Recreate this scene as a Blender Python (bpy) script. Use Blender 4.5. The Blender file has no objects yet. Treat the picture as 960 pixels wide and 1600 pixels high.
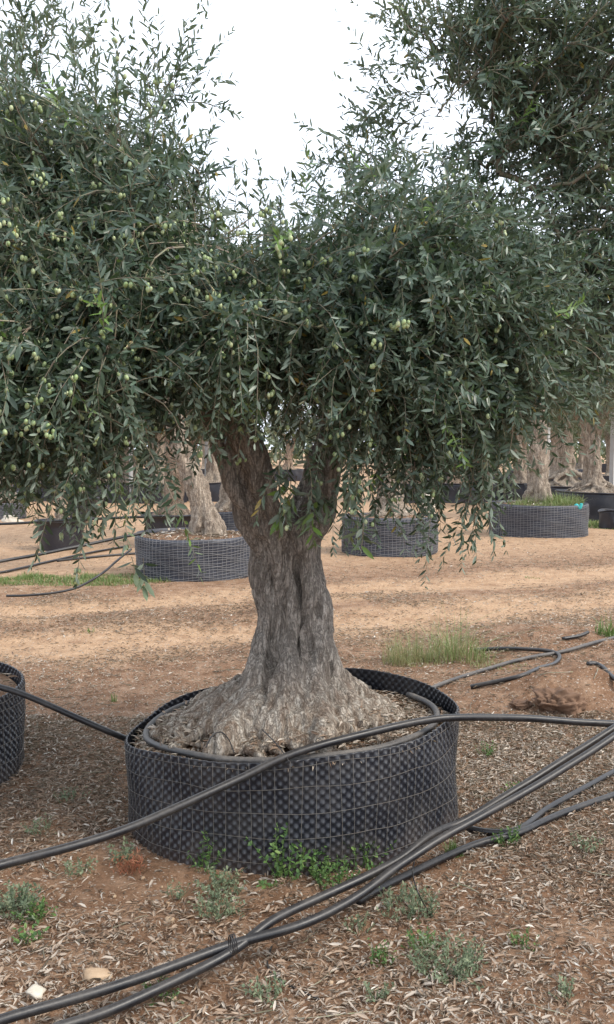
import bpy, math
import numpy as np
from mathutils import Vector, Matrix

sc = bpy.context.scene
COL = sc.collection
rad = math.radians
# ------------------------------------------------------------------ camera
FPX, CX, CY, H, PITCH = 1500.0, 480.0, 800.0, 1.37, 3.81
cam_d = bpy.data.cameras.new('camera')
cam = bpy.data.objects.new('camera', cam_d)
COL.objects.link(cam)
cam.location = (0, 0, H)
cam.rotation_euler = (rad(90 - PITCH), 0, 0)
cam_d.sensor_fit = 'AUTO'; cam_d.sensor_width = 36; cam_d.lens = FPX / 1600 * 36
cam_d.clip_start = 0.05; cam_d.clip_end = 3000
sc.camera = cam
# ------------------------------------------------------------------ world + sun
SUN_EL, SUN_AZ = 46, 112          # azimuth measured from +Y (view direction) to the right
world = bpy.data.worlds.new('World'); sc.world = world; world.use_nodes = True
wn, wl = world.node_tree.nodes, world.node_tree.links
bg = wn['Background']
sky = wn.new('ShaderNodeTexSky'); sky.sky_type = 'NISHITA'; sky.sun_disc = False
sky.sun_elevation = rad(SUN_EL); sky.sun_rotation = rad(SUN_AZ); sky.dust_density = 4.0; sky.air_density = 1.0
tc = wn.new('ShaderNodeTexCoord')
cn = wn.new('ShaderNodeTexNoise'); cn.inputs['Scale'].default_value = 1.6; cn.inputs['Detail'].default_value = 5
wl.new(tc.outputs['Generated'], cn.inputs['Vector'])
cr = wn.new('ShaderNodeMapRange'); cr.inputs['From Min'].default_value = .3; cr.inputs['From Max'].default_value = .7
cr.inputs['To Min'].default_value = .55; cr.inputs['To Max'].default_value = .97
wl.new(cn.outputs['Fac'], cr.inputs['Value'])
mx = wn.new('ShaderNodeMix'); mx.data_type = 'RGBA'
wl.new(cr.outputs['Result'], mx.inputs['Factor']); wl.new(sky.outputs['Color'], mx.inputs[6])
mx.inputs[7].default_value = (11.6, 12.6, 14.2, 1)          # bright thin cloud cover
wl.new(mx.outputs[2], bg.inputs['Color'])
bg.inputs['Strength'].default_value = 0.11
sun_d = bpy.data.lights.new('sun', 'SUN'); sun_d.energy = 1.9; sun_d.angle = rad(14); sun_d.color = (1, .93, .82)
sun = bpy.data.objects.new('sun', sun_d); COL.objects.link(sun)
sdir = Vector((math.sin(rad(SUN_AZ)) * math.cos(rad(SUN_EL)), math.cos(rad(SUN_AZ)) * math.cos(rad(SUN_EL)), math.sin(rad(SUN_EL))))
sun.rotation_euler = sdir.to_track_quat('Z', 'Y').to_euler(); sun.location = (4, 4, 8)
vs = sc.view_settings
vs.view_transform = 'Standard'; vs.look = 'None'; vs.gamma = 1; vs.use_curve_mapping = False
vs.exposure = 0.50
sc.cycles.use_denoising = True
sc.cycles.max_bounces = 6; sc.cycles.diffuse_bounces = 3; sc.cycles.glossy_bounces = 2
sc.cycles.transmission_bounces = 2; sc.cycles.transparent_max_bounces = 4

# ------------------------------------------------------------------ helpers
cp, sp = math.cos(rad(PITCH)), math.sin(rad(PITCH))
def ray(px, py):
    a, b = (px - CX) / FPX, (CY - py) / FPX
    return np.array([a, cp + b * sp, -sp + b * cp])
def at(px, py, Y):
    d = ray(px, py); t = Y / d[1]
    return np.array([0, 0, H]) + t * d
def grd(px, py, z=0.0):
    d = ray(px, py); t = (z - H) / d[2]
    return np.array([0, 0, H]) + t * d
def project(P):
    q = P - np.array([0, 0, H])
    w = q[..., 1] * cp - q[..., 2] * sp
    u = q[..., 1] * sp + q[..., 2] * cp
    return CX + FPX * q[..., 0] / w, CY - FPX * u / w, w

def vnoise(P, scale=1.0, seed=0):
    P = np.asarray(P, float) * scale + seed * 17.31
    I = np.floor(P).astype(np.int64); F = P - I; F = F * F * (3 - 2 * F)
    def h(a, b, c):
        n = (a * 374761393 + b * 668265263 + c * 2147483647 + seed * 1013) & 0x7fffffff
        n = ((n ^ (n >> 13)) * 1274126177) & 0x7fffffff
        return ((n ^ (n >> 16)) & 0xffff) / 32767.5 - 1
    r = 0
    for dx in (0, 1):
        for dy in (0, 1):
            for dz in (0, 1):
                w = (F[:, 0] if dx else 1 - F[:, 0]) * (F[:, 1] if dy else 1 - F[:, 1]) * (F[:, 2] if dz else 1 - F[:, 2])
                r = r + w * h(I[:, 0] + dx, I[:, 1] + dy, I[:, 2] + dz)
    return r
def fbm(P, scale=1.0, seed=0, octv=4):
    r, a = 0, 1.0
    for k in range(octv):
        r = r + a * vnoise(P, scale * 2 ** k, seed + k); a *= .5
    return r / 1.9
def sstep(a, b, x):
    t = np.clip((x - a) / (b - a), 0, 1); return t * t * (3 - 2 * t)
def nrm(v):
    return v / np.maximum(np.linalg.norm(v, axis=-1, keepdims=True), 1e-9)

def catmull(pts, n):
    """smooth path through the points (rows of any width), n samples per span"""
    p = np.asarray(pts, float)
    p = np.vstack([2 * p[0] - p[1], p, 2 * p[-1] - p[-2]])
    out = []
    for i in range(1, len(p) - 2):
        for t in np.arange(n) / n:
            a, b, c, d = p[i - 1], p[i], p[i + 1], p[i + 2]
            out.append(.5 * (2 * b + (c - a) * t + (2 * a - 5 * b + 4 * c - d) * t * t + (3 * b - a - 3 * c + d) * t ** 3))
    out.append(p[-2])
    return np.array(out)

class MB:
    def __init__(s): s.V = []; s.F = []; s.n = 0; s.A = []
    def add(s, V, F, a=0.0):
        V = np.asarray(V, float).reshape(-1, 3)
        s.V.append(V); s.F += [tuple(int(i) + s.n for i in f) for f in F]
        s.A.append(np.full(len(V), a) if np.isscalar(a) else np.asarray(a)); s.n += len(V)
    def tube(s, pts, r, seg=8, a=0.0, cap=True):
        p = np.asarray(pts, float); m = len(p)
        r = np.full(m, r) if np.isscalar(r) else np.asarray(r)
        T = nrm(np.gradient(p, axis=0))
        u = np.cross(T[0], [0, 0, 1.0])
        if np.linalg.norm(u) < .05: u = np.cross(T[0], [1.0, 0, 0])
        u = u / np.linalg.norm(u); V = []
        ang = np.arange(seg) * 2 * math.pi / seg
        for i in range(m):
            u = u - T[i] * np.dot(u, T[i]); u = u / np.linalg.norm(u); w = np.cross(T[i], u)
            V.append(p[i] + r[i] * (np.cos(ang)[:, None] * u + np.sin(ang)[:, None] * w))
        V = np.vstack(V); F = []
        for i in range(m - 1):
            for k in range(seg):
                k2 = (k + 1) % seg
                F.append((i * seg + k, i * seg + k2, (i + 1) * seg + k2, (i + 1) * seg + k))
        if cap:
            F.append(tuple(range(seg - 1, -1, -1))); F.append(tuple((m - 1) * seg + k for k in range(seg)))
        s.add(V, F, a)
    def build(s, name, mat, parent=None, smooth=True):
        me = bpy.data.meshes.new(name)
        V = np.vstack(s.V) if s.V else np.zeros((0, 3))
        me.from_pydata(V.tolist(), [], s.F)
        if smooth: me.polygons.foreach_set('use_smooth', np.ones(len(me.polygons), bool))
        at_ = me.attributes.new('rnd', 'FLOAT', 'POINT'); at_.data.foreach_set('value', np.concatenate(s.A).astype(np.float32))
        me.materials.append(mat); me.update()
        return link(name, me, parent)
def link(name, me, parent=None):
    o = bpy.data.objects.new(name, me); COL.objects.link(o)
    if parent is not None:
        o.parent = parent
        if parent.type == 'EMPTY': o.matrix_parent_inverse = Matrix.Translation(-parent.location)
    return o
def mesh_np(name, V, F, mat, parent=None, rnd=None, smooth=False):
    """F is an (m,k) array of equal-size faces or a list of such arrays"""
    Fs = F if isinstance(F, list) else [F]
    me = bpy.data.meshes.new(name)
    loops = np.concatenate([f.ravel() for f in Fs]).astype(np.int32)
    tot = np.concatenate([np.full(len(f), f.shape[1]) for f in Fs]).astype(np.int32)
    st = np.concatenate([[0], np.cumsum(tot)[:-1]]).astype(np.int32)
    me.vertices.add(len(V)); me.vertices.foreach_set('co', np.asarray(V, np.float32).ravel())
    me.loops.add(len(loops)); me.loops.foreach_set('vertex_index', loops)
    me.polygons.add(len(tot)); me.polygons.foreach_set('loop_start', st); me.polygons.foreach_set('loop_total', tot)
    me.polygons.foreach_set('use_smooth', np.full(len(tot), smooth))
    if rnd is not None:
        a = me.attributes.new('rnd', 'FLOAT', 'POINT'); a.data.foreach_set('value', np.asarray(rnd, np.float32))
    me.materials.append(mat); me.update(calc_edges=True); me.validate()
    return link(name, me, parent)

def tag(o, label=None, cat=None, group=None, kind=None):
    if label: o['label'] = label
    if cat: o['category'] = cat
    if group: o['group'] = group
    if kind: o['kind'] = kind
    return o
def thing(name, loc, label, cat, group=None, rz=0):
    o = bpy.data.objects.new(name, None); COL.objects.link(o); o.empty_display_size = .2
    o.location = loc; o.rotation_euler = (0, 0, rz)
    return tag(o, label, cat, group)

# ------------------------------------------------------------------ materials
def nmat(name):
    m = bpy.data.materials.new(name); m.use_nodes = True
    return m, m.node_tree.nodes, m.node_tree.links, m.node_tree.nodes['Principled BSDF']
def N(nodes, t, **kw):
    n = nodes.new('ShaderNode' + t)
    for k, v in kw.items():
        if k in n.inputs.keys(): n.inputs[k].default_value = v
        else: setattr(n, k, v)
    return n
def ramp(nodes, stops):
    r = nodes.new('ShaderNodeValToRGB'); e = r.color_ramp.elements
    e[0].position, e[0].color = stops[0][0], (*stops[0][1], 1)
    e[1].position, e[1].color = stops[-1][0], (*stops[-1][1], 1)
    for p, c in stops[1:-1]:
        x = e.new(p); x.color = (*c, 1)
    return r
def mixc(nodes, links, f, a, b, blend='MIX'):
    m = nodes.new('ShaderNodeMix'); m.data_type = 'RGBA'; m.blend_type = blend
    for s, v in ((m.inputs['Factor'], f), (m.inputs[6], a), (m.inputs[7], b)):
        if hasattr(v, 'is_output') or isinstance(v, bpy.types.NodeSocket): links.new(v, s)
        elif isinstance(v, tuple): s.default_value = (*v, 1)
        else: s.default_value = v
    return m.outputs[2]

def leaf_mat(name, stops, under, trans=.22, rough=.38):
    m, n, l, b = nmat(name)
    a = N(n, 'Attribute'); a.attribute_name = 'rnd'
    r = ramp(n, stops); l.new(a.outputs['Fac'], r.inputs['Fac'])
    g = N(n, 'NewGeometry')
    c = mixc(n, l, g.outputs['Backfacing'], r.outputs['Color'], mixc(n, l, .65, r.outputs['Color'], under))
    l.new(c, b.inputs['Base Color']); b.inputs['Roughness'].default_value = rough
    b.inputs['Specular IOR Level'].default_value = .55
    t = N(n, 'BsdfTranslucent')
    tcx = mixc(n, l, .5, c, (.14, .21, .04)); l.new(tcx, t.inputs['Color'])
    mxs = N(n, 'MixShader'); mxs.inputs[0].default_value = trans
    l.new(b.outputs[0], mxs.inputs[1]); l.new(t.outputs[0], mxs.inputs[2])
    l.new(mxs.outputs[0], n['Material Output'].inputs['Surface'])
    return m
M_LEAF = leaf_mat('olive_leaf', [(0, (.026, .050, .032)), (.45, (.058, .098, .057)), (.78, (.155, .215, .160)), (.80, (.34, .26, .06)), (.84, (.34, .24, .05)), (.86, (.12, .19, .06)), (1, (.18, .31, .06))], (.27, .32, .24))
M_LEAF_BG = leaf_mat('olive_leaf_far', [(0, (.06, .085, .045)), (.6, (.11, .14, .075)), (1, (.19, .22, .12))], (.26, .29, .20))
M_WEED = leaf_mat('weed_leaf', [(0, (.05, .11, .03)), (.6, (.10, .20, .05)), (1, (.20, .30, .08))], (.14, .22, .09), .3, .6)
M_GREYWEED = leaf_mat('grey_weed_leaf', [(0, (.12, .16, .09)), (.6, (.19, .24, .14)), (1, (.30, .32, .19))], (.22, .26, .18), .25, .7)
M_GRASS = leaf_mat('grass_blade', [(0, (.08, .15, .03)), (.35, (.16, .25, .07)), (.55, (.29, .32, .12)), (.75, (.40, .37, .19)), (1, (.52, .42, .26))], (.25, .30, .12), .3, .6)
M_REDWEED = leaf_mat('red_weed', [(0, (.25, .06, .03)), (1, (.45, .22, .12))], (.35, .12, .06), .2, .7)
M_LITTER = leaf_mat('dry_leaf', [(0, (.085, .05, .032)), (.2, (.20, .125, .08)), (.42, (.34, .24, .165)), (.6, (.42, .355, .29)), (.8, (.50, .42, .34)), (.93, (.62, .56, .48)), (1, (.76, .71, .63))], (.42, .37, .30), .08, .75)

def bark_mat(name, dark, mid, light, fine=1.0):
    m, n, l, b = nmat(name)
    t = N(n, 'TexCoord'); mp = N(n, 'Mapping'); mp.inputs['Scale'].default_value = (1, 1, .16)
    l.new(t.outputs['Object'], mp.inputs['Vector'])
    n0 = N(n, 'TexNoise', Scale=4.0, Detail=3.0); l.new(t.outputs['Object'], n0.inputs['Vector'])
    add = N(n, 'VectorMath', operation='MULTIPLY_ADD'); add.inputs[1].default_value = (.10, .10, .04)
    l.new(n0.outputs['Color'], add.inputs[0]); l.new(mp.outputs[0], add.inputs[2])
    v1 = N(n, 'TexVoronoi', Scale=95.0 * fine, feature='DISTANCE_TO_EDGE'); l.new(add.outputs[0], v1.inputs['Vector'])
    n1 = N(n, 'TexNoise', Scale=26.0 * fine, Detail=8.0, Roughness=.7); l.new(add.outputs[0], n1.inputs['Vector'])
    n2 = N(n, 'TexNoise', Scale=150.0 * fine, Detail=4.0, Roughness=.7); l.new(t.outputs['Object'], n2.inputs['Vector'])
    r = ramp(n, [(.30, dark), (.5, mid), (.70, light)]); l.new(n1.outputs['Fac'], r.inputs['Fac'])
    crk = N(n, 'MapRange'); crk.inputs['From Max'].default_value = .10; l.new(v1.outputs['Distance'], crk.inputs['Value'])
    def fissure(scale, zs, wd):
        mq = N(n, 'Mapping'); mq.inputs['Scale'].default_value = (1, 1, zs); l.new(t.outputs['Object'], mq.inputs['Vector'])
        ad = N(n, 'VectorMath', operation='MULTIPLY_ADD'); ad.inputs[1].default_value = (.05, .05, .02); l.new(n0.outputs['Color'], ad.inputs[0]); l.new(mq.outputs[0], ad.inputs[2])
        q = N(n, 'TexNoise', Scale=scale, Detail=4.0, Roughness=.55); l.new(ad.outputs[0], q.inputs['Vector'])
        s1 = N(n, 'Math', operation='SUBTRACT'); s1.inputs[1].default_value = .5; l.new(q.outputs['Fac'], s1.inputs[0])
        s2 = N(n, 'Math', operation='ABSOLUTE'); l.new(s1.outputs[0], s2.inputs[0])
        s3 = N(n, 'MapRange'); s3.inputs['From Max'].default_value = wd; l.new(s2.outputs[0], s3.inputs['Value']); return s3.outputs[0]
    f1 = fissure(30.0 * fine, .13, .045); f2 = fissure(62.0 * fine, .22, .06)
    fm = N(n, 'Math', operation='MULTIPLY'); l.new(f1, fm.inputs[0]); l.new(f2, fm.inputs[1])
    fz = N(n, 'Math', operation='MULTIPLY_ADD'); fz.inputs[1].default_value = .6; fz.inputs[2].default_value = .4; l.new(fm.outputs[0], fz.inputs[0])
    c = mixc(n, l, crk.outputs[0], tuple(x * .5 for x in dark), r.outputs['Color'])
    c = mixc(n, l, .25, r.outputs['Color'], c)
    c = mixc(n, l, fz.outputs[0], tuple(x * .30 for x in dark), c)
    r2 = ramp(n, [(.3, (.62, .60, .58)), (.7, (1.2, 1.2, 1.2))]); l.new(n2.outputs['Fac'], r2.inputs['Fac'])
    c = mixc(n, l, 1.0, c, r2.outputs['Color'], 'MULTIPLY')
    a = N(n, 'Attribute'); a.attribute_name = 'rnd'     # dusty pale root bark, 0..1
    rp = ramp(n, [(.36, (.19, .125, .085)), (.47, (.36, .29, .225)), (.58, (.52, .465, .39)), (.7, (.62, .57, .49))]); l.new(n1.outputs['Fac'], rp.inputs['Fac'])
    pr = mixc(n, l, 1.0, mixc(n, l, fz.outputs[0], (.10, .07, .05), rp.outputs['Color']), r2.outputs['Color'], 'MULTIPLY')
    c = mixc(n, l, a.outputs['Fac'], c, pr)
    l.new(c, b.inputs['Base Color']); b.inputs['Roughness'].default_value = .9; b.inputs['Specular IOR Level'].default_value = .2
    m1 = N(n, 'Math', operation='MULTIPLY_ADD'); m1.inputs[1].default_value = .55
    l.new(crk.outputs[0], m1.inputs[0]); l.new(n1.outputs['Fac'], m1.inputs[2])
    m1.inputs[1].default_value = .3
    mf = N(n, 'Math', operation='MULTIPLY_ADD'); mf.inputs[1].default_value = .8; l.new(fm.outputs[0], mf.inputs[0]); l.new(m1.outputs[0], mf.inputs[2]); m1 = mf
    m2 = N(n, 'Math', operation='MULTIPLY_ADD'); m2.inputs[1].default_value = .4
    l.new(n2.outputs['Fac'], m2.inputs[0]); l.new(m1.outputs[0], m2.inputs[2])
    bp = N(n, 'Bump', Strength=.75, Distance=.007 / fine); l.new(m2.outputs[0], bp.inputs['Height']); l.new(bp.outputs[0], b.inputs['Normal'])
    return m
M_BARK = bark_mat('olive_bark', (.22, .192, .165), (.385, .345, .30), (.55, .505, .45))
M_BARK_BG = bark_mat('olive_bark_far', (.27, .215, .165), (.46, .38, .30), (.62, .54, .44), .8)
M_BARK_RED = bark_mat('reddish_bark', (.21, .15, .105), (.40, .30, .22), (.55, .44, .34), .8)

def twig_mat():
    m, n, l, b = nmat('twig_bark')
    a = N(n, 'Attribute'); a.attribute_name = 'rnd'
    r = ramp(n, [(0, (.10, .085, .06)), (.6, (.26, .22, .15)), (1, (.44, .40, .28))]); l.new(a.outputs['Fac'], r.inputs['Fac'])
    t = N(n, 'TexCoord'); q = N(n, 'TexNoise', Scale=60.0, Detail=4.0); l.new(t.outputs['Object'], q.inputs['Vector'])
    c = mixc(n, l, .5, r.outputs['Color'], mixc(n, l, 1.0, r.outputs['Color'], q.outputs['Color'], 'MULTIPLY'))
    l.new(c, b.inputs['Base Color']); b.inputs['Roughness'].default_value = .8
    return m
M_TWIG = twig_mat()
def olive_mat():
    m, n, l, b = nmat('olive_skin')
    oi = N(n, 'Attribute'); oi.attribute_name = 'rnd'
    o2 = N(n, 'ObjectInfo')
    s = N(n, 'Math', operation='ADD'); l.new(oi.outputs['Fac'], s.inputs[0]); l.new(o2.outputs['Random'], s.inputs[1])
    f = N(n, 'Math', operation='FRACT'); l.new(s.outputs[0], f.inputs[0])
    r = ramp(n, [(0, (.24, .32, .13)), (.6, (.37, .45, .22)), (1, (.50, .55, .31))]); l.new(f.outputs[0], r.inputs['Fac'])
    t = N(n, 'TexCoord'); q = N(n, 'TexNoise', Scale=300.0, Detail=2.0); l.new(t.outputs['Object'], q.inputs['Vector'])
    c = mixc(n, l, .25, r.outputs['Color'], q.outputs['Color'], 'OVERLAY')
    l.new(c, b.inputs['Base Color']); b.inputs['Roughness'].default_value = .4
    b.inputs['Subsurface Weight'].default_value = 0
    return m
M_OLIVE = olive_mat()
def plastic_mat(name, base, dusty, rough=.42, dust=.5, nscale=9.0, wear=False):
    m, n, l, b = nmat(name)
    t = N(n, 'TexCoord')
    q = N(n, 'TexNoise', Scale=nscale, Detail=7.0, Roughness=.65); l.new(t.outputs['Object'], q.inputs['Vector'])
    q2 = N(n, 'TexNoise', Scale=nscale * 12, Detail=4.0, Roughness=.6); l.new(t.outputs['Object'], q2.inputs['Vector'])
    g = N(n, 'NewGeometry'); sx = N(n, 'SeparateXYZ'); l.new(g.outputs['Normal'], sx.inputs[0])
    up = N(n, 'MapRange'); up.inputs['From Min'].default_value = .1; up.inputs['From Max'].default_value = 1.0
    up.inputs['To Max'].default_value = .55; l.new(sx.outputs['Z'], up.inputs['Value'])     # dust settles on top
    mr = N(n, 'MapRange'); mr.inputs['From Min'].default_value = .42; mr.inputs['From Max'].default_value = .75
    l.new(q.outputs['Fac'], mr.inputs['Value'])
    mu = N(n, 'Math', operation='ADD'); l.new(mr.outputs[0], mu.inputs[0]); l.new(up.outputs[0], mu.inputs[1])
    m2 = N(n, 'Math', operation='MULTIPLY'); l.new(mu.outputs[0], m2.inputs[0]); l.new(q2.outputs['Fac'], m2.inputs[1])
    m3 = N(n, 'Math', operation='MULTIPLY', use_clamp=True); m3.inputs[1].default_value = dust * 1.6; l.new(m2.outputs[0], m3.inputs[0])
    c = mixc(n, l, m3.outputs[0], base, dusty)
    if wear:
        at_ = N(n, 'Attribute'); at_.attribute_name = 'rnd'; wm = N(n, 'Math', operation='MULTIPLY'); l.new(at_.outputs['Fac'], wm.inputs[0]); l.new(q2.outputs['Fac'], wm.inputs[1])
        c = mixc(n, l, wm.outputs[0], c, (.08, .083, .09))
        so = N(n, 'SeparateXYZ'); l.new(t.outputs['Object'], so.inputs[0]); zz_ = N(n, 'Math', operation='MULTIPLY_ADD'); zz_.inputs[1].default_value = -.16; l.new(q.outputs['Fac'], zz_.inputs[0]); l.new(so.outputs['Z'], zz_.inputs[2])
        mm = N(n, 'MapRange'); mm.inputs['From Min'].default_value = -.07; mm.inputs['From Max'].default_value = .03; mm.inputs['To Min'].default_value = .28; mm.inputs['To Max'].default_value = 0; l.new(zz_.outputs[0], mm.inputs['Value'])
        c = mixc(n, l, mm.outputs[0], c, (.12, .085, .065))
    l.new(c, b.inputs['Base Color'])
    rr = N(n, 'MapRange'); rr.inputs['To Min'].default_value = rough; rr.inputs['To Max'].default_value = .85
    l.new(m3.outputs[0], rr.inputs['Value']); l.new(rr.outputs[0], b.inputs['Roughness'])
    bp = N(n, 'Bump', Strength=.25, Distance=.002); l.new(q2.outputs['Fac'], bp.inputs['Height']); l.new(bp.outputs[0], b.inputs['Normal'])
    return m
M_WALL = plastic_mat('black_dimpled_plastic', (.012, .0140, .0205), (.13, .115, .10), .33, .34, wear=True)
M_PIPE = plastic_mat('black_hose', (.008, .0085, .011), (.15, .13, .11), .33, .34, 6.0)
M_OLDPIPE = plastic_mat('dusty_hose', (.02, .02, .022), (.21, .185, .16), .4, .8, 8.0)
M_POT = plastic_mat('black_pot_plastic', (.014, .016, .024), (.15, .13, .12), .42, .3, 4.0)
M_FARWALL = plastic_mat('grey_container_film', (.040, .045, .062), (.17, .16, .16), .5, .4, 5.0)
M_WIRE = plastic_mat('galvanised_wire', (.135, .128, .115), (.12, .08, .06), .5, .6, 14.0)
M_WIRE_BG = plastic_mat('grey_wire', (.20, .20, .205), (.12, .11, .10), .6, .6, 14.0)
M_POST = plastic_mat('concrete_post', (.42, .42, .41), (.30, .28, .25), .85, .6, 8.0)
M_TAG = plastic_mat('turquoise_tag', (.03, .42, .42), (.1, .4, .4), .4, .1)
def rock_mat(name, a, b_):
    m, n, l, b = nmat(name)
    t = N(n, 'TexCoord'); q = N(n, 'TexNoise', Scale=14.0, Detail=8.0, Roughness=.7); l.new(t.outputs['Object'], q.inputs['Vector'])
    r = ramp(n, [(.3, a), (.7, b_)]); l.new(q.outputs['Fac'], r.inputs['Fac']); l.new(r.outputs[0], b.inputs['Base Color'])
    b.inputs['Roughness'].default_value = .92
    bp = N(n, 'Bump', Strength=.6, Distance=.006); l.new(q.outputs['Fac'], bp.inputs['Height']); l.new(bp.outputs[0], b.inputs['Normal'])
    return m
M_ROCK = rock_mat('tan_rock', (.34, .22, .13), (.56, .42, .28))
M_PALEROCK = rock_mat('pale_rock', (.46, .40, .31), (.70, .64, .54))
M_CLOD = rock_mat('red_clod', (.11, .06, .035), (.25, .15, .095))

TR0, TRS = 8.1, .42         # line of the track: y = TR0 + TRS*x, two wheel ruts either side
def soil_mat(name, ground=True):
    m, n, l, b = nmat(name)
    t = N(n, 'TexCoord')
    src = t.outputs['Object']
    nb = N(n, 'TexNoise', Scale=.9, Detail=5.0, Roughness=.6); l.new(src, nb.inputs['Vector'])
    nm = N(n, 'TexNoise', Scale=7.0, Detail=8.0, Roughness=.65); l.new(src, nm.inputs['Vector'])
    nf = N(n, 'TexNoise', Scale=75.0, Detail=6.0, Roughness=.75); l.new(src, nf.inputs['Vector'])
    soil = ramp(n, [(.30, (.14, .075, .042)), (.48, (.235, .135, .08)), (.64, (.33, .21, .135)), (.8, (.40, .285, .195))]); l.new(nm.outputs['Fac'], soil.inputs['Fac'])
    col = soil.outputs['Color']
    if ground:
        track = ramp(n, [(.3, (.30, .18, .105)), (.55, (.47, .305, .185)), (.8, (.57, .40, .265))]); l.new(nm.outputs['Fac'], track.inputs['Fac'])
        s = N(n, 'SeparateXYZ'); l.new(src, s.inputs[0])
        u = N(n, 'Math', operation='MULTIPLY_ADD'); u.inputs[1].default_value = -TRS; l.new(s.outputs['X'], u.inputs[0]); l.new(s.outputs['Y'], u.inputs[2])
        u2 = N(n, 'Math', operation='MULTIPLY_ADD'); u2.inputs[1].default_value = 2.2; l.new(nb.outputs['Fac'], u2.inputs[0]); l.new(u.outputs[0], u2.inputs[2])
        def band(c, w):
            d = N(n, 'Math', operation='SUBTRACT'); d.inputs[1].default_value = TR0 + 1.1 + c; l.new(u2.outputs[0], d.inputs[0])
            ab = N(n, 'Math', operation='ABSOLUTE'); l.new(d.outputs[0], ab.inputs[0])
            r_ = N(n, 'MapRange'); r_.inputs['From Min'].default_value = w * .4; r_.inputs['From Max'].default_value = w * 1.2
            r_.inputs['To Min'].default_value = 1; r_.inputs['To Max'].default_value = 0; l.new(ab.outputs[0], r_.inputs['Value']); return r_.outputs[0]
        far = N(n, 'MapRange'); far.inputs['From Min'].default_value = 9.6; far.inputs['From Max'].default_value = 12.0; l.new(u.outputs[0], far.inputs['Value'])
        mxx = N(n, 'Math', operation='MAXIMUM'); l.new(band(-.75, .8), mxx.inputs[0]); l.new(band(.95, .65), mxx.inputs[1])
        mx2 = N(n, 'Math', operation='MAXIMUM'); l.new(mxx.outputs[0], mx2.inputs[0]); l.new(far.outputs[0], mx2.inputs[1])
        col = mixc(n, l, mx2.outputs[0], col, track.outputs['Color'])
    # crumbs of dry leaf and grit
    for sc_, thr, cc in ((55.0, .13, (.50, .42, .34)), (110.0, .16, (.30, .20, .13)), (26.0, .09, (.56, .50, .43))):
        v = N(n, 'TexVoronoi', Scale=sc_); l.new(src, v.inputs['Vector'])
        r_ = N(n, 'MapRange'); r_.inputs['From Min'].default_value = thr; r_.inputs['From Max'].default_value = thr + .1
        r_.inputs['To Min'].default_value = .75; r_.inputs['To Max'].default_value = 0; l.new(v.outputs['Distance'], r_.inputs['Value'])
        col = mixc(n, l, r_.outputs[0], col, cc)
    rf = ramp(n, [(.3, (.6, .6, .6)), (.7, (1.25, 1.25, 1.25))]); l.new(nf.outputs['Fac'], rf.inputs['Fac'])
    col = mixc(n, l, 1.0, col, rf.outputs['Color'], 'MULTIPLY')
    l.new(col, b.inputs['Base Color']); b.inputs['Roughness'].default_value = .95; b.inputs['Specular IOR Level'].default_value = .15
    bp = N(n, 'Bump', Strength=.7, Distance=.012); l.new(nf.outputs['Fac'], bp.inputs['Height']); l.new(bp.outputs[0], b.inputs['Normal'])
    return m
M_GROUND = soil_mat('dry_ground'); M_SOIL = soil_mat('container_soil', False)

# ------------------------------------------------------------------ ground
HERO = np.array([-.056, 3.50]); HR = .606; OV_Y = .845      # the ring is oval, shallower front to back
FLAT = [(HERO[0], HERO[1], HR)]
MOUND = grd(885, 1085)
def track_u(x, y):
    P = np.column_stack([x * .9, y * .9, np.zeros_like(x)])
    return y - TRS * x - TR0 + fbm(P, 1.0, 3, 3) * .35
def hgt(x, y):
    x = np.atleast_1d(np.asarray(x, float)); y = np.atleast_1d(np.asarray(y, float))
    P = np.column_stack([x, y, np.zeros_like(x)])
    near = 1 / (1 + np.maximum(0, np.hypot(x, y) - 12) / 10)
    h = fbm(P, .8, 1, 3) * .035 * near + fbm(P, 6, 5, 4) * .016 * near
    u = track_u(x, y)
    h = h - .03 * (np.exp(-((u + .75) / .35) ** 2) + np.exp(-((u - .95) / .3) ** 2))
    for (mx_, my_, r, a) in ((MOUND[0], MOUND[1], .42, .13), (MOUND[0] + .75, MOUND[1] + .25, .5, .10), (MOUND[0] + .3, MOUND[1] + 1.5, .6, .09)):
        d = np.hypot(x - mx_, (y - my_) * 1.3)
        h = h + a * np.exp(-(d / r) ** 2) * (1 + .5 * fbm(P, 7, 9, 3))
    for (cx, cy, r) in FLAT:
        d = np.hypot(x - cx, (y - cy) / OV_Y); h = h * sstep(r - .05, r + .3, d)
    return h
def gz(x, y): return float(hgt(x, y)[0])
def ongr(px, py, up=0.0):
    p = grd(px, py)
    for _ in range(3): p = grd(px, py, gz(p[0], p[1]) + up)
    return p
def axis_vals(a, b, step, far, g=1.12):
    v = list(np.arange(a, b + 1e-6, step)); s = step; x = v[-1]
    while x < far: s *= g; x += s; v.append(x)
    s = step; x = v[0]; lo = []
    while x > -far: s *= g; x -= s; lo.append(x)
    return np.array(lo[::-1] + v)
xs = axis_vals(-3.6, 3.9, .028, 900); ys = axis_vals(1.2, 9.5, .03, 900, 1.10)
GX, GY = np.meshgrid(xs, ys)
GZ = hgt(GX.ravel(), GY.ravel())
GV = np.column_stack([GX.ravel(), GY.ravel(), GZ])
ii = np.arange(len(ys) - 1)[:, None] * len(xs) + np.arange(len(xs) - 1)[None, :]
ii = ii.ravel()
GF = np.column_stack([ii, ii + 1, ii + 1 + len(xs), ii + len(xs)])
ctr = GV[GF].mean(axis=1)
uu = track_u(ctr[:, 0], ctr[:, 1])
on_track = (np.abs(uu - .1) < 1.5) & (np.abs(ctr[:, 0]) < 60)
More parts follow.
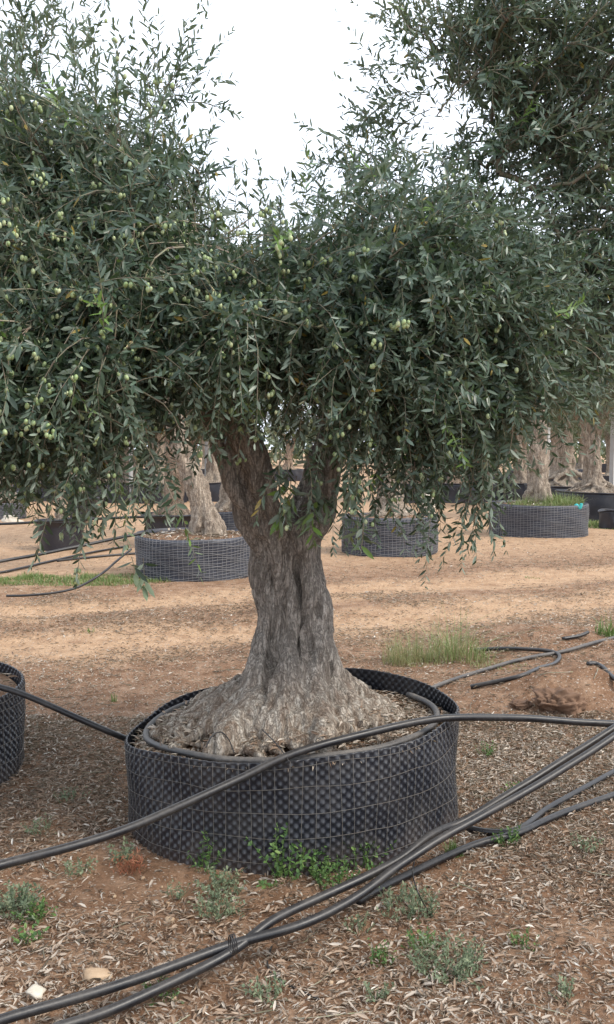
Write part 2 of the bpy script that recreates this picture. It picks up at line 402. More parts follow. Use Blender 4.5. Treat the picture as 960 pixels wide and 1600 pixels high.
def submesh(name, F, kind_label):
    used = np.unique(F); mp = np.full(len(GV), -1); mp[used] = np.arange(len(used))
    o = mesh_np(name, GV[used], mp[F], M_GROUND, smooth=True); o['kind'] = 'structure'
    return o
tag(submesh('ground', GF[~on_track], 0), 'reddish brown nursery soil strewn with dry olive leaves')
tag(submesh('dirt_track', GF[on_track], 0), 'pale sandy dirt track crossing behind the nearest olive tree')

# ------------------------------------------------------------------ leaf instancing
LT = np.array([[0, 0, 0], [.30, .5, .10], [.30, 0, 0], [.30, -.5, .10], [.68, .46, .10], [.68, 0, .0], [.68, -.46, .10], [1, 0, -.06]])
LF3 = np.array([[0, 2, 1], [0, 3, 2], [4, 5, 7], [5, 6, 7]]); LF4 = np.array([[1, 2, 5, 4], [2, 3, 6, 5]])
DT = np.array([[0, 0, 0], [.45, .5, .08], [1, 0, 0], [.45, -.5, .08]]); DF4 = np.array([[0, 3, 2, 1]])
def leaves(name, pos, L, Nn, length, width, rnd, mat, parent=None, simple=False, curl=0):
    L = nrm(L); W = nrm(np.cross(Nn, L)); Nn = np.cross(L, W)
    T = DT if simple else LT
    T = np.broadcast_to(T, (len(pos),) + T.shape).copy()
    if np.ndim(curl) or curl:
        T[:, :, 2] += -np.reshape(curl, (-1, 1)) * (T[:, :, 0] - .5) ** 2
        z = T[:, :, 2] * np.reshape(length, (-1, 1))
    else: z = T[:, :, 2] * width[:, None]
    V = pos[:, None] + (T[:, :, 0] * length[:, None])[..., None] * L[:, None] + (T[:, :, 1] * width[:, None])[..., None] * W[:, None] + z[..., None] * Nn[:, None]
    k = T.shape[1]; off = (np.arange(len(pos)) * k)[:, None, None]
    if simple: F = [(DF4[None] + off).reshape(-1, 4)]
    else: F = [(LF3[None] + off).reshape(-1, 3), (LF4[None] + off).reshape(-1, 4)]
    return mesh_np(name, V.reshape(-1, 3), F, mat, parent, np.repeat(rnd, k), smooth=not simple)

# ------------------------------------------------------------------ gnarled trunks
def gnarly(limbs, zc, nst, voxel, seed, mat, parent, twist=.9, roots=0, disp=.012, base_z=0, dents=(), knobs=(), pale=(.0, .0), furrow=0):
    """limbs: polylines of (x,y,z,R); all share the lower part; strands of wood twist up them and fuse"""
    rng = np.random.default_rng(seed); mb = MB()
    P = [catmull(l, 8) for l in limbs]
    az = []
    for p in P:
        q = p[-1] - p[0]; az.append(math.atan2(q[1], q[0]))
    per = {}
    for k in range(nst):
        a0 = 2 * math.pi * (k + rng.uniform(-.3, .3)) / nst
        d = [abs((a0 + twist * .4 - x + math.pi) % (2 * math.pi) - math.pi) for x in az]
        per.setdefault(int(np.argmin(d)), []).append(a0)
    for j, lst in per.items():
        p = P[j]; z = p[:, 2]; n = len(lst)
        for m, a0 in enumerate(lst):
            ang = a0 + twist * (z - z[0]) + .25 * np.sin(z * 7 + a0 * 3)
            full = az[j] + 2 * math.pi * m / n + math.pi * (1 if m % 2 else 1) + twist * (z - zc) * .6
            e = sstep(zc - .12, zc + .22, z)
            sq = np.interp(z - z[0], [0, .18], [.86, 1.0]); dx = (1 - e) * np.cos(ang) + e * np.cos(full); dy = (1 - e) * sq * np.sin(ang) + e * np.sin(full)
            R = p[:, 3]; rs = np.clip(.40 * R, .012, .30 * R.max()) * rng.uniform(.7, 1.3)
            rs = np.minimum(rs, .042 + .022 * rng.random())
            rs = rs * np.interp(z - z[0], [0, .10, .20], [.62, .85, 1.0])
            wob = 1 + .13 * np.sin(z * 9 + a0 * 5 + seed) + .07 * np.sin(z * 23 + a0 * 11)
            off = np.maximum(R - rs * .75, 0) * wob
            q = np.column_stack([p[:, 0] + dx * off, p[:, 1] + dy * off, z])
            mb.tube(q, rs * (1 + .15 * np.sin(z * 14 + a0 * 7)), 10)
    for p in P:
        k = p[:, 2] > p[0, 2] + .04
        Rk = p[k][:, 3]; mb.tube(p[k][:, :3], Rk * np.interp(Rk, [.13, .20, .32], [.60, .70, .90]), 22)
        lo_ = mb.V[-1]; cy_ = p[0, 1]; f_ = np.interp(lo_[:, 2] - p[0, 2], [0, .22], [.86, 1.0]); lo_[:, 1] = cy_ + (lo_[:, 1] - cy_) * f_
    R0 = limbs[0][0][3]; c0 = np.array(limbs[0][0][:3])
    for k in range(roots):
        a = rng.uniform(0, 2 * math.pi); r0, r1 = R0 * rng.uniform(.2, .5), R0 * rng.uniform(.72, 1.22)
        t = np.linspace(0, 1, 12)
        rr = r0 + (r1 - r0) * t; aa = a + .35 * np.sin(t * 5 + k) + rng.uniform(-.3, .3) * t
        zz = (R0 * .68 * (1 - rr / (R0 * 1.12)).clip(0, 1) ** 1.35) + .012 + .008 * np.sin(t * 16 + k)
        mb.tube(np.column_stack([c0[0] + rr * np.cos(aa), c0[1] + rr * .84 * np.sin(aa), base_z + zz]) if True else 0, (R0 * rng.uniform(.035, .085)) * (1.1 - .75 * t), 8)
    ico = MB()
    for (kx, ky, kz, kr) in knobs:
        th = np.linspace(0, math.pi, 7)[1:-1]
        zz = np.concatenate([[kz - kr], kz - kr * np.cos(th), [kz + kr]]); rr = np.concatenate([[kr * .1], kr * np.sin(th), [kr * .1]])
        mb.tube(np.column_stack([np.full(7, kx), np.full(7, ky), zz]), rr, 10)
    tmp = mb.build('tmp', mat)
    rm = tmp.modifiers.new('r', 'REMESH'); rm.mode = 'VOXEL'; rm.voxel_size = voxel; rm.use_smooth_shade = True
    smo = tmp.modifiers.new('s', 'SMOOTH'); smo.factor = .5; smo.iterations = 3
    dg = bpy.context.evaluated_depsgraph_get()
    me = bpy.data.meshes.new_from_object(tmp.evaluated_get(dg))
    bpy.data.objects.remove(tmp)
    n = len(me.vertices); co = np.empty(n * 3, np.float32); no = np.empty(n * 3, np.float32)
    me.vertices.foreach_get('co', co); me.vertex_normals.foreach_get('vector', no)
    co = co.reshape(-1, 3).astype(float); no = no.reshape(-1, 3)
    S = np.column_stack([co[:, 0], co[:, 1], co[:, 2] * .35])
    ridg = 1 - np.abs(fbm(S, 26, seed, 3)) * 2
    d = disp * (.9 * fbm(co, 9, seed + 1, 3) + .55 * ridg * (1 if voxel < .012 else .5) + .5 * fbm(co, 34, seed + 2, 3))
    if furrow:
        Q = np.column_stack([co[:, 0], co[:, 1], co[:, 2] * .13]); g = np.abs(fbm(Q, 13, seed + 7, 2)); d -= furrow * np.exp(-(g / .075) ** 2)
        Q = np.column_stack([co[:, 0], co[:, 1], co[:, 2] * .30]); g = np.abs(fbm(Q, 30, seed + 8, 2)); d -= furrow * .35 * np.exp(-(g / .10) ** 2)
        lowp = 1 - sstep(base_z + .10, base_z + .32, co[:, 2]); d += lowp * (.006 * fbm(co, 15, seed + 9, 3) + .006 * (1 - 2.2 * np.abs(fbm(co, 24, seed + 10, 3))))
    for (x_, y_, z_, r_, dp, st) in dents:
        q = np.sqrt((co[:, 0] - x_) ** 2 + (co[:, 1] - y_) ** 2 + ((co[:, 2] - z_) / st) ** 2)
        d -= dp * np.exp(-(q / r_) ** 2)
    co = co + no * d[:, None]
    me.vertices.foreach_set('co', co.astype(np.float32).ravel())
    a = me.attributes.get('rnd') or me.attributes.new('rnd', 'FLOAT', 'POINT')
    pl = (1 - sstep(base_z + pale[0], base_z + pale[1], co[:, 2] + .05 * fbm(co, 8, 4, 2))) * .95 if pale[1] else np.zeros(n)
    a.data.foreach_set('value', pl.astype(np.float32))
    me.polygons.foreach_set('use_smooth', np.ones(len(me.polygons), bool))
    me.materials.clear(); me.materials.append(mat); me.update(); me.name = 'trunk'
    return link('trunk', me, parent)

# ------------------------------------------------------------------ crowns
def sample_ell(rng, ells, n, shell=.45):
    vol = np.array([e[3] * e[4] * e[5] * (e[6] if len(e) > 6 else 1) for e in ells]); k = rng.choice(len(ells), n, p=vol / vol.sum())
    E = np.array([e[:6] for e in ells])[k]
    d = nrm(rng.normal(size=(n, 3))); r = rng.random(n) ** shell
    return E[:, :3] + d * r[:, None] * E[:, 3:6], d
def prim_tree(tips, tip_len, pts):
    """join every point to the growing tree; returns parent index (over tips + points)"""
    allp = np.vstack([tips, pts]); nt = len(tips); par = np.full(len(allp), -1); plen = np.zeros(len(allp)); plen[:nt] = tip_len
    d0 = np.min(np.linalg.norm(pts[:, None] - tips[None], axis=2), axis=1)
    order = np.argsort(d0) + nt; have = list(range(nt)); 
    H_ = np.zeros((len(allp), 3)); Lh = np.zeros(len(allp)); idx = np.zeros(len(allp), int)
    for i in range(nt): H_[i] = tips[i]; Lh[i] = plen[i]; idx[i] = i
    c = nt
    for i in order:
        d = np.linalg.norm(H_[:c] - allp[i], axis=1); j = np.argmin(d + .30 * Lh[:c]) ; par[i] = idx[j]; plen[i] = Lh[j] + d[j]
        H_[c] = allp[i]; Lh[c] = plen[i]; idx[c] = i; c += 1
    return allp, par, plen, order
def grow_twigs(rng, base, d, nstep, step, droop):
    """vectorised shoots: returns lists of positions per step"""
    P, D = [base], [nrm(d)]
    for s in range(nstep.max()):
        dd = nrm(D[-1] + rng.normal(size=base.shape) * .09 + np.column_stack([np.zeros(len(base)), np.zeros(len(base)), -droop]))
        P.append(P[-1] + dd * step[:, None]); D.append(dd)
    return P, D
def twig_mesh(P, nstep, r0, rng):
    n = len(P[0]); V = []; F = []; A = []; off = 0
    T = np.array(P)                                    # (s,n,3)
    cols = np.arange(0, len(P), 3)
    ang = np.arange(3) * 2 * math.pi / 3
    for a, b in zip(cols[:-1], cols[1:]):
        m = nstep >= a + 2
        if not m.any(): break
        p, q = T[a][m], T[b][m]; L = nrm(q - p); U = nrm(np.cross(L, np.array([.31, .52, .8]))); W = np.cross(L, U)
        ra = r0[m] * (1 - a / (nstep[m] + 4)); rb = r0[m] * (1 - b / (nstep[m] + 4)).clip(.15)
        ring = lambda c, r: c[:, None] + r[:, None, None] * (np.cos(ang)[None, :, None] * U[:, None] + np.sin(ang)[None, :, None] * W[:, None])
        v = np.concatenate([ring(p, ra), ring(q, rb)], axis=1)
        k = len(p); o = (off + np.arange(k) * 6)[:, None, None]
        f = np.array([[0, 1, 4, 3], [1, 2, 5, 4], [2, 0, 3, 5]])[None] + o
        V.append(v.reshape(-1, 3)); F.append(f.reshape(-1, 4)); A.append(np.repeat(.5 + .5 * rng.random(k), 6)); off += k * 6
    return np.vstack(V), np.vstack(F), np.concatenate(A)

def crown(parent, tips, ells, nn, twigs_per, seed, mat, leaf_len=.055, simple=False, inside=None, center=None, extra=None, olives=0, olive_fn=None, droop_fn=None, spacing=.021, tlen=(.14, .40), sparse_fn=None):
    rng = np.random.default_rng(seed)
    pts, _ = sample_ell(rng, ells, nn)
    if inside is not None: pts = pts[inside(pts)]
    tp = np.array([t[:3] for t in tips])
    allp, par, plen, order = prim_tree(tp, np.zeros(len(tp)), pts)
    cnt = np.ones(len(allp))
    for i in order[::-1]: cnt[par[i]] += cnt[i]
    rmax = np.array([t[3] for t in tips])
    rr = .0024 * cnt ** .45
    rr[:len(tp)] = np.minimum(rmax, rr[:len(tp)] * 1.3)
    rr = np.minimum(rr, rmax.max() * .8)
    mb = MB()
    for i in range(len(tp), len(allp)):
        a, b = allp[par[i]], allp[i]; L = np.linalg.norm(b - a)
        bend = np.array([0, 0, 1.0]) * .12 * L + rng.normal(size=3) * .06 * L
        t = np.linspace(0, 1, 5)[:, None]
        q = a + (b - a) * t + bend * (t * (1 - t) * 4) * .5
        ra = min(rr[par[i]], rr[i] * 1.25)
        mb.tube(q, np.linspace(ra, rr[i], 5), 6 if rr[i] > .006 else 4, .25 if rr[i] > .012 else .6, cap=True)
    # twigs
    c0 = center if center is not None else pts.mean(axis=0)
    base = np.repeat(allp[len(tp):], twigs_per, axis=0); m = len(base)
    j = rng.random(m)[:, None]; pp = np.repeat(allp[par[len(tp):]], twigs_per, axis=0)
    base = base + (pp - base) * j * .7
    out = nrm(base - c0)
    d = nrm(out * .9 + rng.normal(size=(m, 3)) * .75)
    step = np.full(m, spacing) * rng.uniform(.85, 1.2, m)
    nst = (rng.uniform(tlen[0], tlen[1], m) / spacing).astype(int)
    dr = droop_fn(base, rng) if droop_fn else rng.uniform(.0, .12, m)
    if extra is not None:
        eb, ed, en, edr, efl = extra
        base = np.vstack([base, eb]); d = np.vstack([d, ed]); nst = np.concatenate([nst, en]); dr = np.concatenate([dr, edr]); step = np.concatenate([step, np.full(len(eb), spacing)])
    flag = np.zeros(len(base), int)
    if extra is not None: flag[-len(eb):] = efl
    P, D = grow_twigs(rng, base, d, nst, step, dr)
    V, F, A = twig_mesh(P, nst, rng.uniform(.0012, .0026, len(base)) * np.where(flag == 2, 1.7, 1) if not simple else np.full(len(base), .005), rng)
    mb2V = np.vstack(mb.V); nb = len(mb2V)
    F4 = np.array([f for f in mb.F if len(f) == 4]); Fn = [f for f in mb.F if len(f) != 4]
    mesh_np('branches', np.vstack([mb2V, V]), [F4, F + nb], M_TWIG, parent, np.concatenate([np.concatenate(mb.A), A]), smooth=True)
    fresh = (rng.random(len(base)) < .03) | (flag == 1)
    if not simple: A = np.clip(A, 0, 1)
    LP, LD, LN, LL, LW, LR = [], [], [], [], [], []
    for s in range(1, len(P)):
        act = nst >= s
        if not act.any(): break
        p, t = P[s][act], D[s][act]; n = len(p)
        U = nrm(np.cross(t, nrm(rng.normal(size=(n, 3)) * .3 + np.array([0, 0, 1.0]) + .01))); W = np.cross(t, U)
        ph = (s % 2) * math.pi / 2 + rng.normal(size=n) * .3
        for sg in (0, math.pi):
            keep = (rng.random(n) < np.where(flag[act] == 2, .30, .93))
            side = np.cos(ph + sg)[:, None] * U + np.sin(ph + sg)[:, None] * W
            tipf = np.clip(s / nst[act], 0, 1)
            ld = nrm(t * (.35 + .55 * tipf)[:, None] + side * .85 + rng.normal(size=(n, 3)) * .32 + np.array([0, 0, -.06]))
            nn_ = nrm(t * .75 - side * .5 + np.array([0, 0, .45]) + rng.normal(size=(n, 3)) * .35)
            LP.append(p[keep]); LD.append(ld[keep]); LN.append(nn_[keep])
            sz = (.55 + .45 * np.sin(np.clip(tipf, 0, 1) * 2.6 + .35)) * rng.uniform(.75, 1.2, n) * leaf_len * np.where(flag[act] == 1, 1.55, 1)
            LL.append(sz[keep]); LW.append((sz * rng.uniform(.19, .29, n))[keep])
            r_ = np.clip(rng.normal(.40, .27, n), 0, .76) + .0
            r_ = np.where(fresh[act] & (tipf > .45), rng.uniform(.85, 1, n), r_)
            r_ = np.where(rng.random(n) < .008, .82, r_)
            LR.append(r_[keep])
    LP, LD, LN = np.vstack(LP), np.vstack(LD), np.vstack(LN); LL, LW, LR = map(np.concatenate, (LL, LW, LR))
    leaves('crown', LP, LD, LN, LL, LW, LR, mat, parent, simple)
    # olives
    res = []
    if olives:
        cand = rng.permutation(len(base))
        prob = olive_fn(base) if olive_fn else np.ones(len(base))
        for i in cand:
            if len(res) >= olives: break
            if (rng.random() > prob[i] and flag[i] != 2) or nst[i] < 5 or flag[i] == 1: continue
            for s in range(2, nst[i], 3):
                if rng.random() < .7:
                    for _ in range(rng.integers(1, 4)):
                        res.append(P[s][i] + np.array([rng.normal() * .008, rng.normal() * .008, -.016 - rng.random() * .014]))
    print('crown', len(LP), 'leaves', len(res), 'olives')
    return res

# ------------------------------------------------------------------ containers
def rimfn(th, vals):
    """periodic smooth rim height; vals at 0,60,...300 degrees"""
    n = len(vals); t = (th / (2 * math.pi) * n) % n; i = t.astype(int); f = t - i; f = f * f * (3 - 2 * f)
    v = np.array(vals); return v[i % n] * (1 - f) + v[(i + 1) % n] * f
def ring_sheet(R, rim, nth, nv, dimple=0, pitch=(.036, .036), seed=1, bulge=.01, thick=.004, z0=-.03, tuck=0):
    th = np.arange(nth) * 2 * math.pi / nth; v = np.linspace(0, 1, nv)
    TH, VV = np.meshgrid(th, v); top = rimfn(TH.ravel(), rim); z = z0 + VV.ravel() * (top - z0); t = TH.ravel()
    r = R * (1 + bulge * np.sin(2 * t + seed) + bulge * .5 * np.sin(5 * t + seed * 2)) + .006 * np.sin(z * 14 + 3 * np.sin(t * 3 + seed))
    ro = r.copy(); wear = np.zeros(len(t)); drop = (VV.ravel() < .35) * (.35 - VV.ravel()) * tuck
    r = r * (1 - drop); ro = r.copy()
    if dimple:
        a = np.cos(math.pi * t * R / pitch[0] * 1.0) * np.cos(math.pi * z / pitch[1])
        wear = np.maximum(0, a) ** 2.2
        ro = r + dimple * np.maximum(0, a) ** 1.1 - dimple * .3 * np.maximum(0, -a)
    O = np.column_stack([ro * np.cos(t), ro * np.sin(t), z]); I = np.column_stack([(ro - thick) * np.cos(t), (ro - thick) * np.sin(t), z])
    i = np.arange(nv - 1)[:, None] * nth + np.arange(nth)[None]; j = np.arange(nv - 1)[:, None] * nth + (np.arange(nth)[None] + 1) % nth
    i, j = i.ravel(), j.ravel(); FO = np.column_stack([i, j, j + nth, i + nth]); n = len(O)
    FI = np.column_stack([i + n, i + nth + n, j + nth + n, j + n])
    a = (nv - 1) * nth + np.arange(nth); b = (nv - 1) * nth + (np.arange(nth) + 1) % nth
    FT = np.column_stack([a, b, b + n, a + n])
    ring_sheet.wear = np.concatenate([wear, wear * 0]); return np.vstack([O, I]), np.vstack([FO, FI, FT])
def soil_disc(R, rim, dome, sink, seed, nr=26, nth=90):
    V = [[0, 0, 0]]; F = []; th = np.arange(nth) * 2 * math.pi / nth
    rs = np.linspace(0, 1, nr)[1:]
    Rr = np.repeat(rs, nth); T = np.tile(th, nr - 1)
    top = rimfn(T, rim); low = min(rim)
    mean = float(np.mean(rim)); z = (mean - sink) + dome * (1 - Rr ** 2) + (top - mean) * Rr
    x, y = Rr * (R - .006) * np.cos(T), Rr * (R - .006) * np.sin(T)
    P = np.column_stack([x, y, z + 5]); z = z + fbm(P, 9, seed, 3) * .014
    V = np.vstack([[[0, 0, mean - sink + dome]], np.column_stack([x, y, z])])
    F3 = np.array([(0, 1 + k, 1 + (k + 1) % nth) for k in range(nth)])
    i = (np.arange(nr - 2)[:, None] * nth + np.arange(nth)[None]).ravel() + 1
    j = (np.arange(nr - 2)[:, None] * nth + (np.arange(nth)[None] + 1) % nth).ravel() + 1
    return V, [F3, np.column_stack([i, i + nth, j + nth, j])]
def wire_cage(mb, R, rim, nvert, zs, r, seg=5, sag=.006, seed=2, kind='frac', bulge=.01, sd=1, nth=120):
    """nvert uprights and one hoop for each fraction in zs"""
    rng = np.random.default_rng(seed)
    def rr(t, z): return R * (1 + bulge * np.sin(2 * t + sd) + bulge * .5 * np.sin(5 * t + sd * 2)) + .006 * np.sin(z * 14 + 3 * np.sin(t * 3 + sd)) + r * 2.2
    t = np.arange(nth + 1) * 2 * math.pi / nth
    for f in zs:
        top = rimfn(t, rim); z = f * (top - .015) + sag * np.sin(t * 9 + f * 20) * .5 + fbm(np.column_stack([np.cos(t) * 3, np.sin(t) * 3, np.full(len(t), f * 9)]), 2, 4, 2) * sag
        q = rr(t, z) + r * 1.2
        mb.tube(np.column_stack([q * np.cos(t), q * np.sin(t), z]), r, seg, cap=False)
    for k in range(nvert):
        a = 2 * math.pi * k / nvert + rng.normal() * .004; z = np.linspace(-.02, 1, 7); top = rimfn(np.array([a]), rim)[0] + rng.uniform(-.012, .004)
        z = -.02 + (z + .02) / 1.02 * (top + .02); aa = a + .006 * np.sin(z * 9 + k); q = rr(aa, z)
        mb.tube(np.column_stack([q * np.cos(aa), q * np.sin(aa), z]), r, seg)
def mulch(parent, R, soilz, n, seed, size=.05, rin=.1):
    rng = np.random.default_rng(seed); r = np.sqrt(rng.uniform(rin ** 2, (R - .03) ** 2, n)); t = rng.uniform(0, 2 * math.pi, n)
    p = np.column_stack([r * np.cos(t), r * np.sin(t), soilz(r / R, t) + rng.uniform(.002, .014, n)])
    a = rng.uniform(0, 2 * math.pi, n); L = np.column_stack([np.cos(a), np.sin(a), rng.normal(size=n) * .2])
    Nn = np.column_stack([rng.normal(size=n) * .35, rng.normal(size=n) * .35, np.ones(n)]); ln = rng.uniform(.6, 1.2, n) * size
    o = leaves('leaf_mulch', p, L, Nn, ln, ln * rng.uniform(.16, .26, n), rng.random(n) ** .9, M_LITTER, parent, simple=False, curl=rng.normal(size=n) * .5)
    o['kind'] = 'stuff'; return o

# hero container ------------------------------------------------------
RIM = [.425, .455, .385, .315, .358, .392]        # height at 0,60,120,... degrees round the ring
SM = .345
SOILV = [.372, .368, .340, .290, .332, .360]
pot = thing('tree_container', (HERO[0], HERO[1], 0), 'nearest and largest ring planter of black dimpled plastic in square wire mesh', 'planter', 'low mesh-wrapped tree containers')
def shift(V): return V * np.array([1, OV_Y, 1]) + np.array([HERO[0], HERO[1], 0])
V, F = ring_sheet(HR - .012, RIM, 1100, 100, dimple=.0056, pitch=(.0172, .0155), bulge=.014)
mesh_np('dimpled_wall', shift(V), F, M_WALL, pot, ring_sheet.wear, smooth=True)
mb = MB(); wire_cage(mb, HR - .008, RIM, 88, (.115, .335, .56, .785, .985), .00095, 5, bulge=.014)
mb.V = [shift(v) for v in mb.V]; mb.build('wire_mesh', M_WIRE, pot)
V, F = soil_disc(HR - .022, SOILV, .0, .0, 3)
mesh_np('soil', shift(V), F, M_SOIL, pot, smooth=True)
# hero tree -------------------------------------------------------------
SZ = .335
tree = thing('olive_tree', (HERO[0], HERO[1], SZ), 'nearest old olive tree with thick forked trunk and drooping crown full of green olives', 'tree', 'old olive trees in containers')
RY = lambda Y: 3.50 + (Y - 3.62) * .87
KS = .85
def lp(lst): return [(*at(x, y, RY(Y)), R * KS) for (x, y, Y, R) in lst]
base = [(452, 1138, 3.60, .50), (453, 1114, 3.60, .43), (455, 1090, 3.61, .32), (456, 1060, 3.62, .218), (457, 1015, 3.62, .178), (457, 950, 3.62, .155), (452, 890, 3.62, .142), (449, 850, 3.62, .148)]
LL_ = lp(base + [(416, 808, 3.60, .145), (397, 765, 3.58, .140), (382, 722, 3.55, .128), (358, 672, 3.52, .112), (338, 612, 3.48, .082), (300, 540, 3.42, .07), (262, 470, 3.36, .055), (225, 400, 3.30, .04)])
RL_ = lp(base + [(482, 808, 3.63, .112), (494, 768, 3.65, .096), (509, 722, 3.67, .088), (535, 665, 3.70, .078), (562, 600, 3.74, .072), (595, 530, 3.78, .07), (640, 450, 3.8, .055), (690, 370, 3.8, .042), (735, 300, 3.8, .03)])
BL_ = lp(base + [(474, 808, 3.70, .085), (490, 765, 3.84, .070), (506, 715, 4.0, .062), (515, 640, 4.2, .055), (490, 560, 4.3, .05), (480, 480, 4.4, .038)])
zc = LL_[8][2]
def w(px, py, Y): return tuple(at(px, py, RY(Y)))
dents = [(*w(446, 853, 3.47), .014, .045, 1.6), (*w(463, 893, 3.48), .022, .045, 2.2), (*w(470, 960, 3.47), .018, .04, 5.0), (*w(425, 960, 3.47), .024, .05, 4.5),
         (*w(428, 1015, 3.46), .010, .06, 3.6), (*w(418, 950, 3.46), .020, .04, 4.5), (*w(472, 1000, 3.46), .018, .05, 3.6), (*w(452, 915, 3.46), .013, .035, 4.5), (*w(500, 960, 3.5), .014, .035, 4.0), (*w(400, 1050, 3.5), .02, .03, 3.0), (*w(500, 1060, 3.48), .018, .03, 3.0), (*w(520, 985, 3.52), .03, .02, 2.0), (*w(408, 880, 3.5), .02, .03, 4.0), (*w(498, 870, 3.5), .02, .03, 4.0)]
for pth, dep, rr0 in ((((407, 853), (417, 893), (424, 930), (428, 967), (426, 1000), (423, 1048)), .026, .022), (((468, 920), (476, 960), (483, 995), (491, 1040)), .024, .014), (((446, 800), (451, 833), (462, 885), (468, 920)), .016, .013), (((438, 905), (452, 940), (462, 985), (466, 1035)), .016, .012), (((500, 880), (503, 930), (509, 960)), .014, .012), (((400, 960), (402, 1010), (396, 1050)), .014, .012), (((440, 1060), (430, 1085), (415, 1110)), .016, .012), (((480, 1060), (492, 1090), (505, 1115)), .016, .012), (((520, 1040), (545, 1075), (570, 1100)), .016, .012), (((385, 1060), (350, 1090), (320, 1110)), .014, .012)):
    cc_ = catmull(pth, 9)
    for u_, v_ in cc_: dents.append((*at(u_, v_, 3.372 - max(0, v_ - 1035) * .0021), rr0, dep * .33, 1.6))
knobs = [(*w(512, 985, 3.56), .030), (*w(508, 1003, 3.56), .026), (*w(410, 900, 3.6), .04)]
trunk = gnarly([LL_, RL_, BL_], zc, 11, .0050, 4, M_BARK, tree, twist=.5, roots=130, disp=.0035, furrow=.011, base_z=SZ, dents=dents, knobs=knobs, pale=(.06, .34))

from mathutils.bvhtree import BVHTree
bv_ = BVHTree.FromPolygons([v.co[:] for v in trunk.data.vertices], [p_.vertices[:] for p_ in trunk.data.polygons])
r_ = np.random.default_rng(55); MP, MN = [], []
for _ in range(9000):
    q_, a_ = math.sqrt(r_.uniform(.02, 1)) * (HR - .03), r_.uniform(0, 6.283)
    x_, y_ = HERO[0] + q_ * math.cos(a_), HERO[1] + q_ * OV_Y * math.sin(a_); zs_ = SM + (rimfn(np.array([a_]), SOILV)[0] - SM) * q_ / HR
    hit = bv_.ray_cast(Vector((x_, y_, .62)), Vector((0, 0, -1)))
    if hit[0] is not None and hit[0].z > zs_:
        if hit[1].z < .5 or hit[0].z > .46 or r_.random() < .12 + (hit[0].z - zs_) * 9: continue
        MP.append((x_, y_, hit[0].z + .003)); MN.append(hit[1][:])
    else: MP.append((x_, y_, zs_ + r_.uniform(.003, .012))); MN.append((0, 0, 1))
MP, MN = np.array(MP), np.array(MN); n = len(MP); a_ = r_.uniform(0, 6.283, n); ln = r_.uniform(.014, .042, n)
MN = MN + r_.normal(size=(n, 3)) * .25
o = leaves('leaf_mulch', MP, np.column_stack([np.cos(a_), np.sin(a_), r_.normal(size=n) * .15]) * 1.0, MN, ln, ln * r_.uniform(.12, .26, n), np.clip(r_.random(n) * .8 + .08, 0, 1), M_LITTER, pot, curl=r_.normal(size=n) * .5)
o['kind'] = 'stuff'
S = lambda px, py, Y, rx, ry, rz, k=1.0: (*at(px, py, RY(Y)), rx * .87, ry * .87, rz * .87, k)
ELL = [S(110, 430, 3.2, .62, .55, .60, 1.2), S(60, 600, 2.85, .50, .40, .35, 1.7), S(250, 560, 3.0, .40, .40, .28, 1.7), S(420, 520, 3.25, .55, .50, .30, 1.6),
       S(590, 470, 3.4, .42, .55, .44, 1.5), S(740, 520, 3.5, .50, .55, .48, 1.4), S(880, 430, 3.9, .42, .55, .48, .8), S(870, 80, 3.8, .52, .50, .46, .62), S(850, 250, 3.8, .40, .42, .24, .4), S(735, 70, 3.75, .28, .35, .30, .7),
       S(40, 270, 3.5, .36, .40, .32, .8), S(500, 500, 4.3, .85, .45, .40, 1.0), S(-220, 430, 3.5, .55, .60, .65, .8), S(1080, 420, 4.0, .45, .6, .6, .7),
       S(1080, 60, 3.9, .40, .5, .5, .35), S(620, 290, 3.7, .20, .28, .18, .7), S(700, 230, 3.7, .25, .28, .16, .45), S(170, 270, 3.4, .25, .3, .22, 1.1), S(640, 600, 3.25, .5, .35, .20, 1.7), S(790, 620, 3.3, .35, .3, .22, 1.5)]
def inside(p):
    lo = np.interp(p[:, 0], [-1.3, -.68, -.56, -.48, -.30, .08, .16, .26, .62, .72, 1.3], [1.37, 1.41, 1.48, 1.68, 1.66, 1.66, 1.56, 1.50, 1.52, 1.70, 1.72])
    return (p[:, 2] > lo) & (p[:, 1] > 1.9)
tips = [tuple(q) for l in (LL_[11:], RL_[11:], BL_[10:]) for q in l] + [(*at(768, 190, 3.65), .006), (*at(764, 225, 3.65), .007), (*at(760, 262, 3.65), .008), (*at(754, 320, 3.65), .009), (*at(744, 380, 3.65), .010)]
# hand placed shoots: (px,py,Y start) -> direction, length, droop
EX = []
def shoots(px, py, Y, dx, dz, ln, n, spread, droop, rs, sp=.05, flag=0):
    b = at(px, py, RY(Y)); ln = ln * .87
    for _ in range(n):
        EX.append((b + rs.normal(size=3) * sp, np.array([dx, rs.normal() * .2, dz]) + rs.normal(size=3) * spread, int(ln * rs.uniform(.7, 1.15) / .018), droop, flag))
rs = np.random.default_rng(77)
shoots(235, 235, 3.4, .1, 1, .62, 5, .14, -.02, rs); shoots(250, 170, 3.4, .5, .9, .36, 8, .28, .0, rs, .03); shoots(270, 140, 3.4, 1, .35, .26, 4, .2, .0, rs, .03); shoots(240, 160, 3.4, -.6, .8, .3, 4, .25, .0, rs, .03)
shoots(75, 130, 3.5, .15, 1, .42, 8, .2, .0, rs); shoots(20, 140, 3.5, -.1, 1, .40, 8, .3, .0, rs)
for (x, y, n) in ((15, 80, 6), (60, 70, 6), (110, 110, 5), (150, 180, 4), (640, 60, 6), (650, 120, 6), (640, 200, 5), (600, 250, 6), (560, 290, 5)):
    shoots(x, y, 3.6, -.7 if x > 400 else .15, .35 if x > 400 else 1, .32, n, .3, .01, rs, .06)
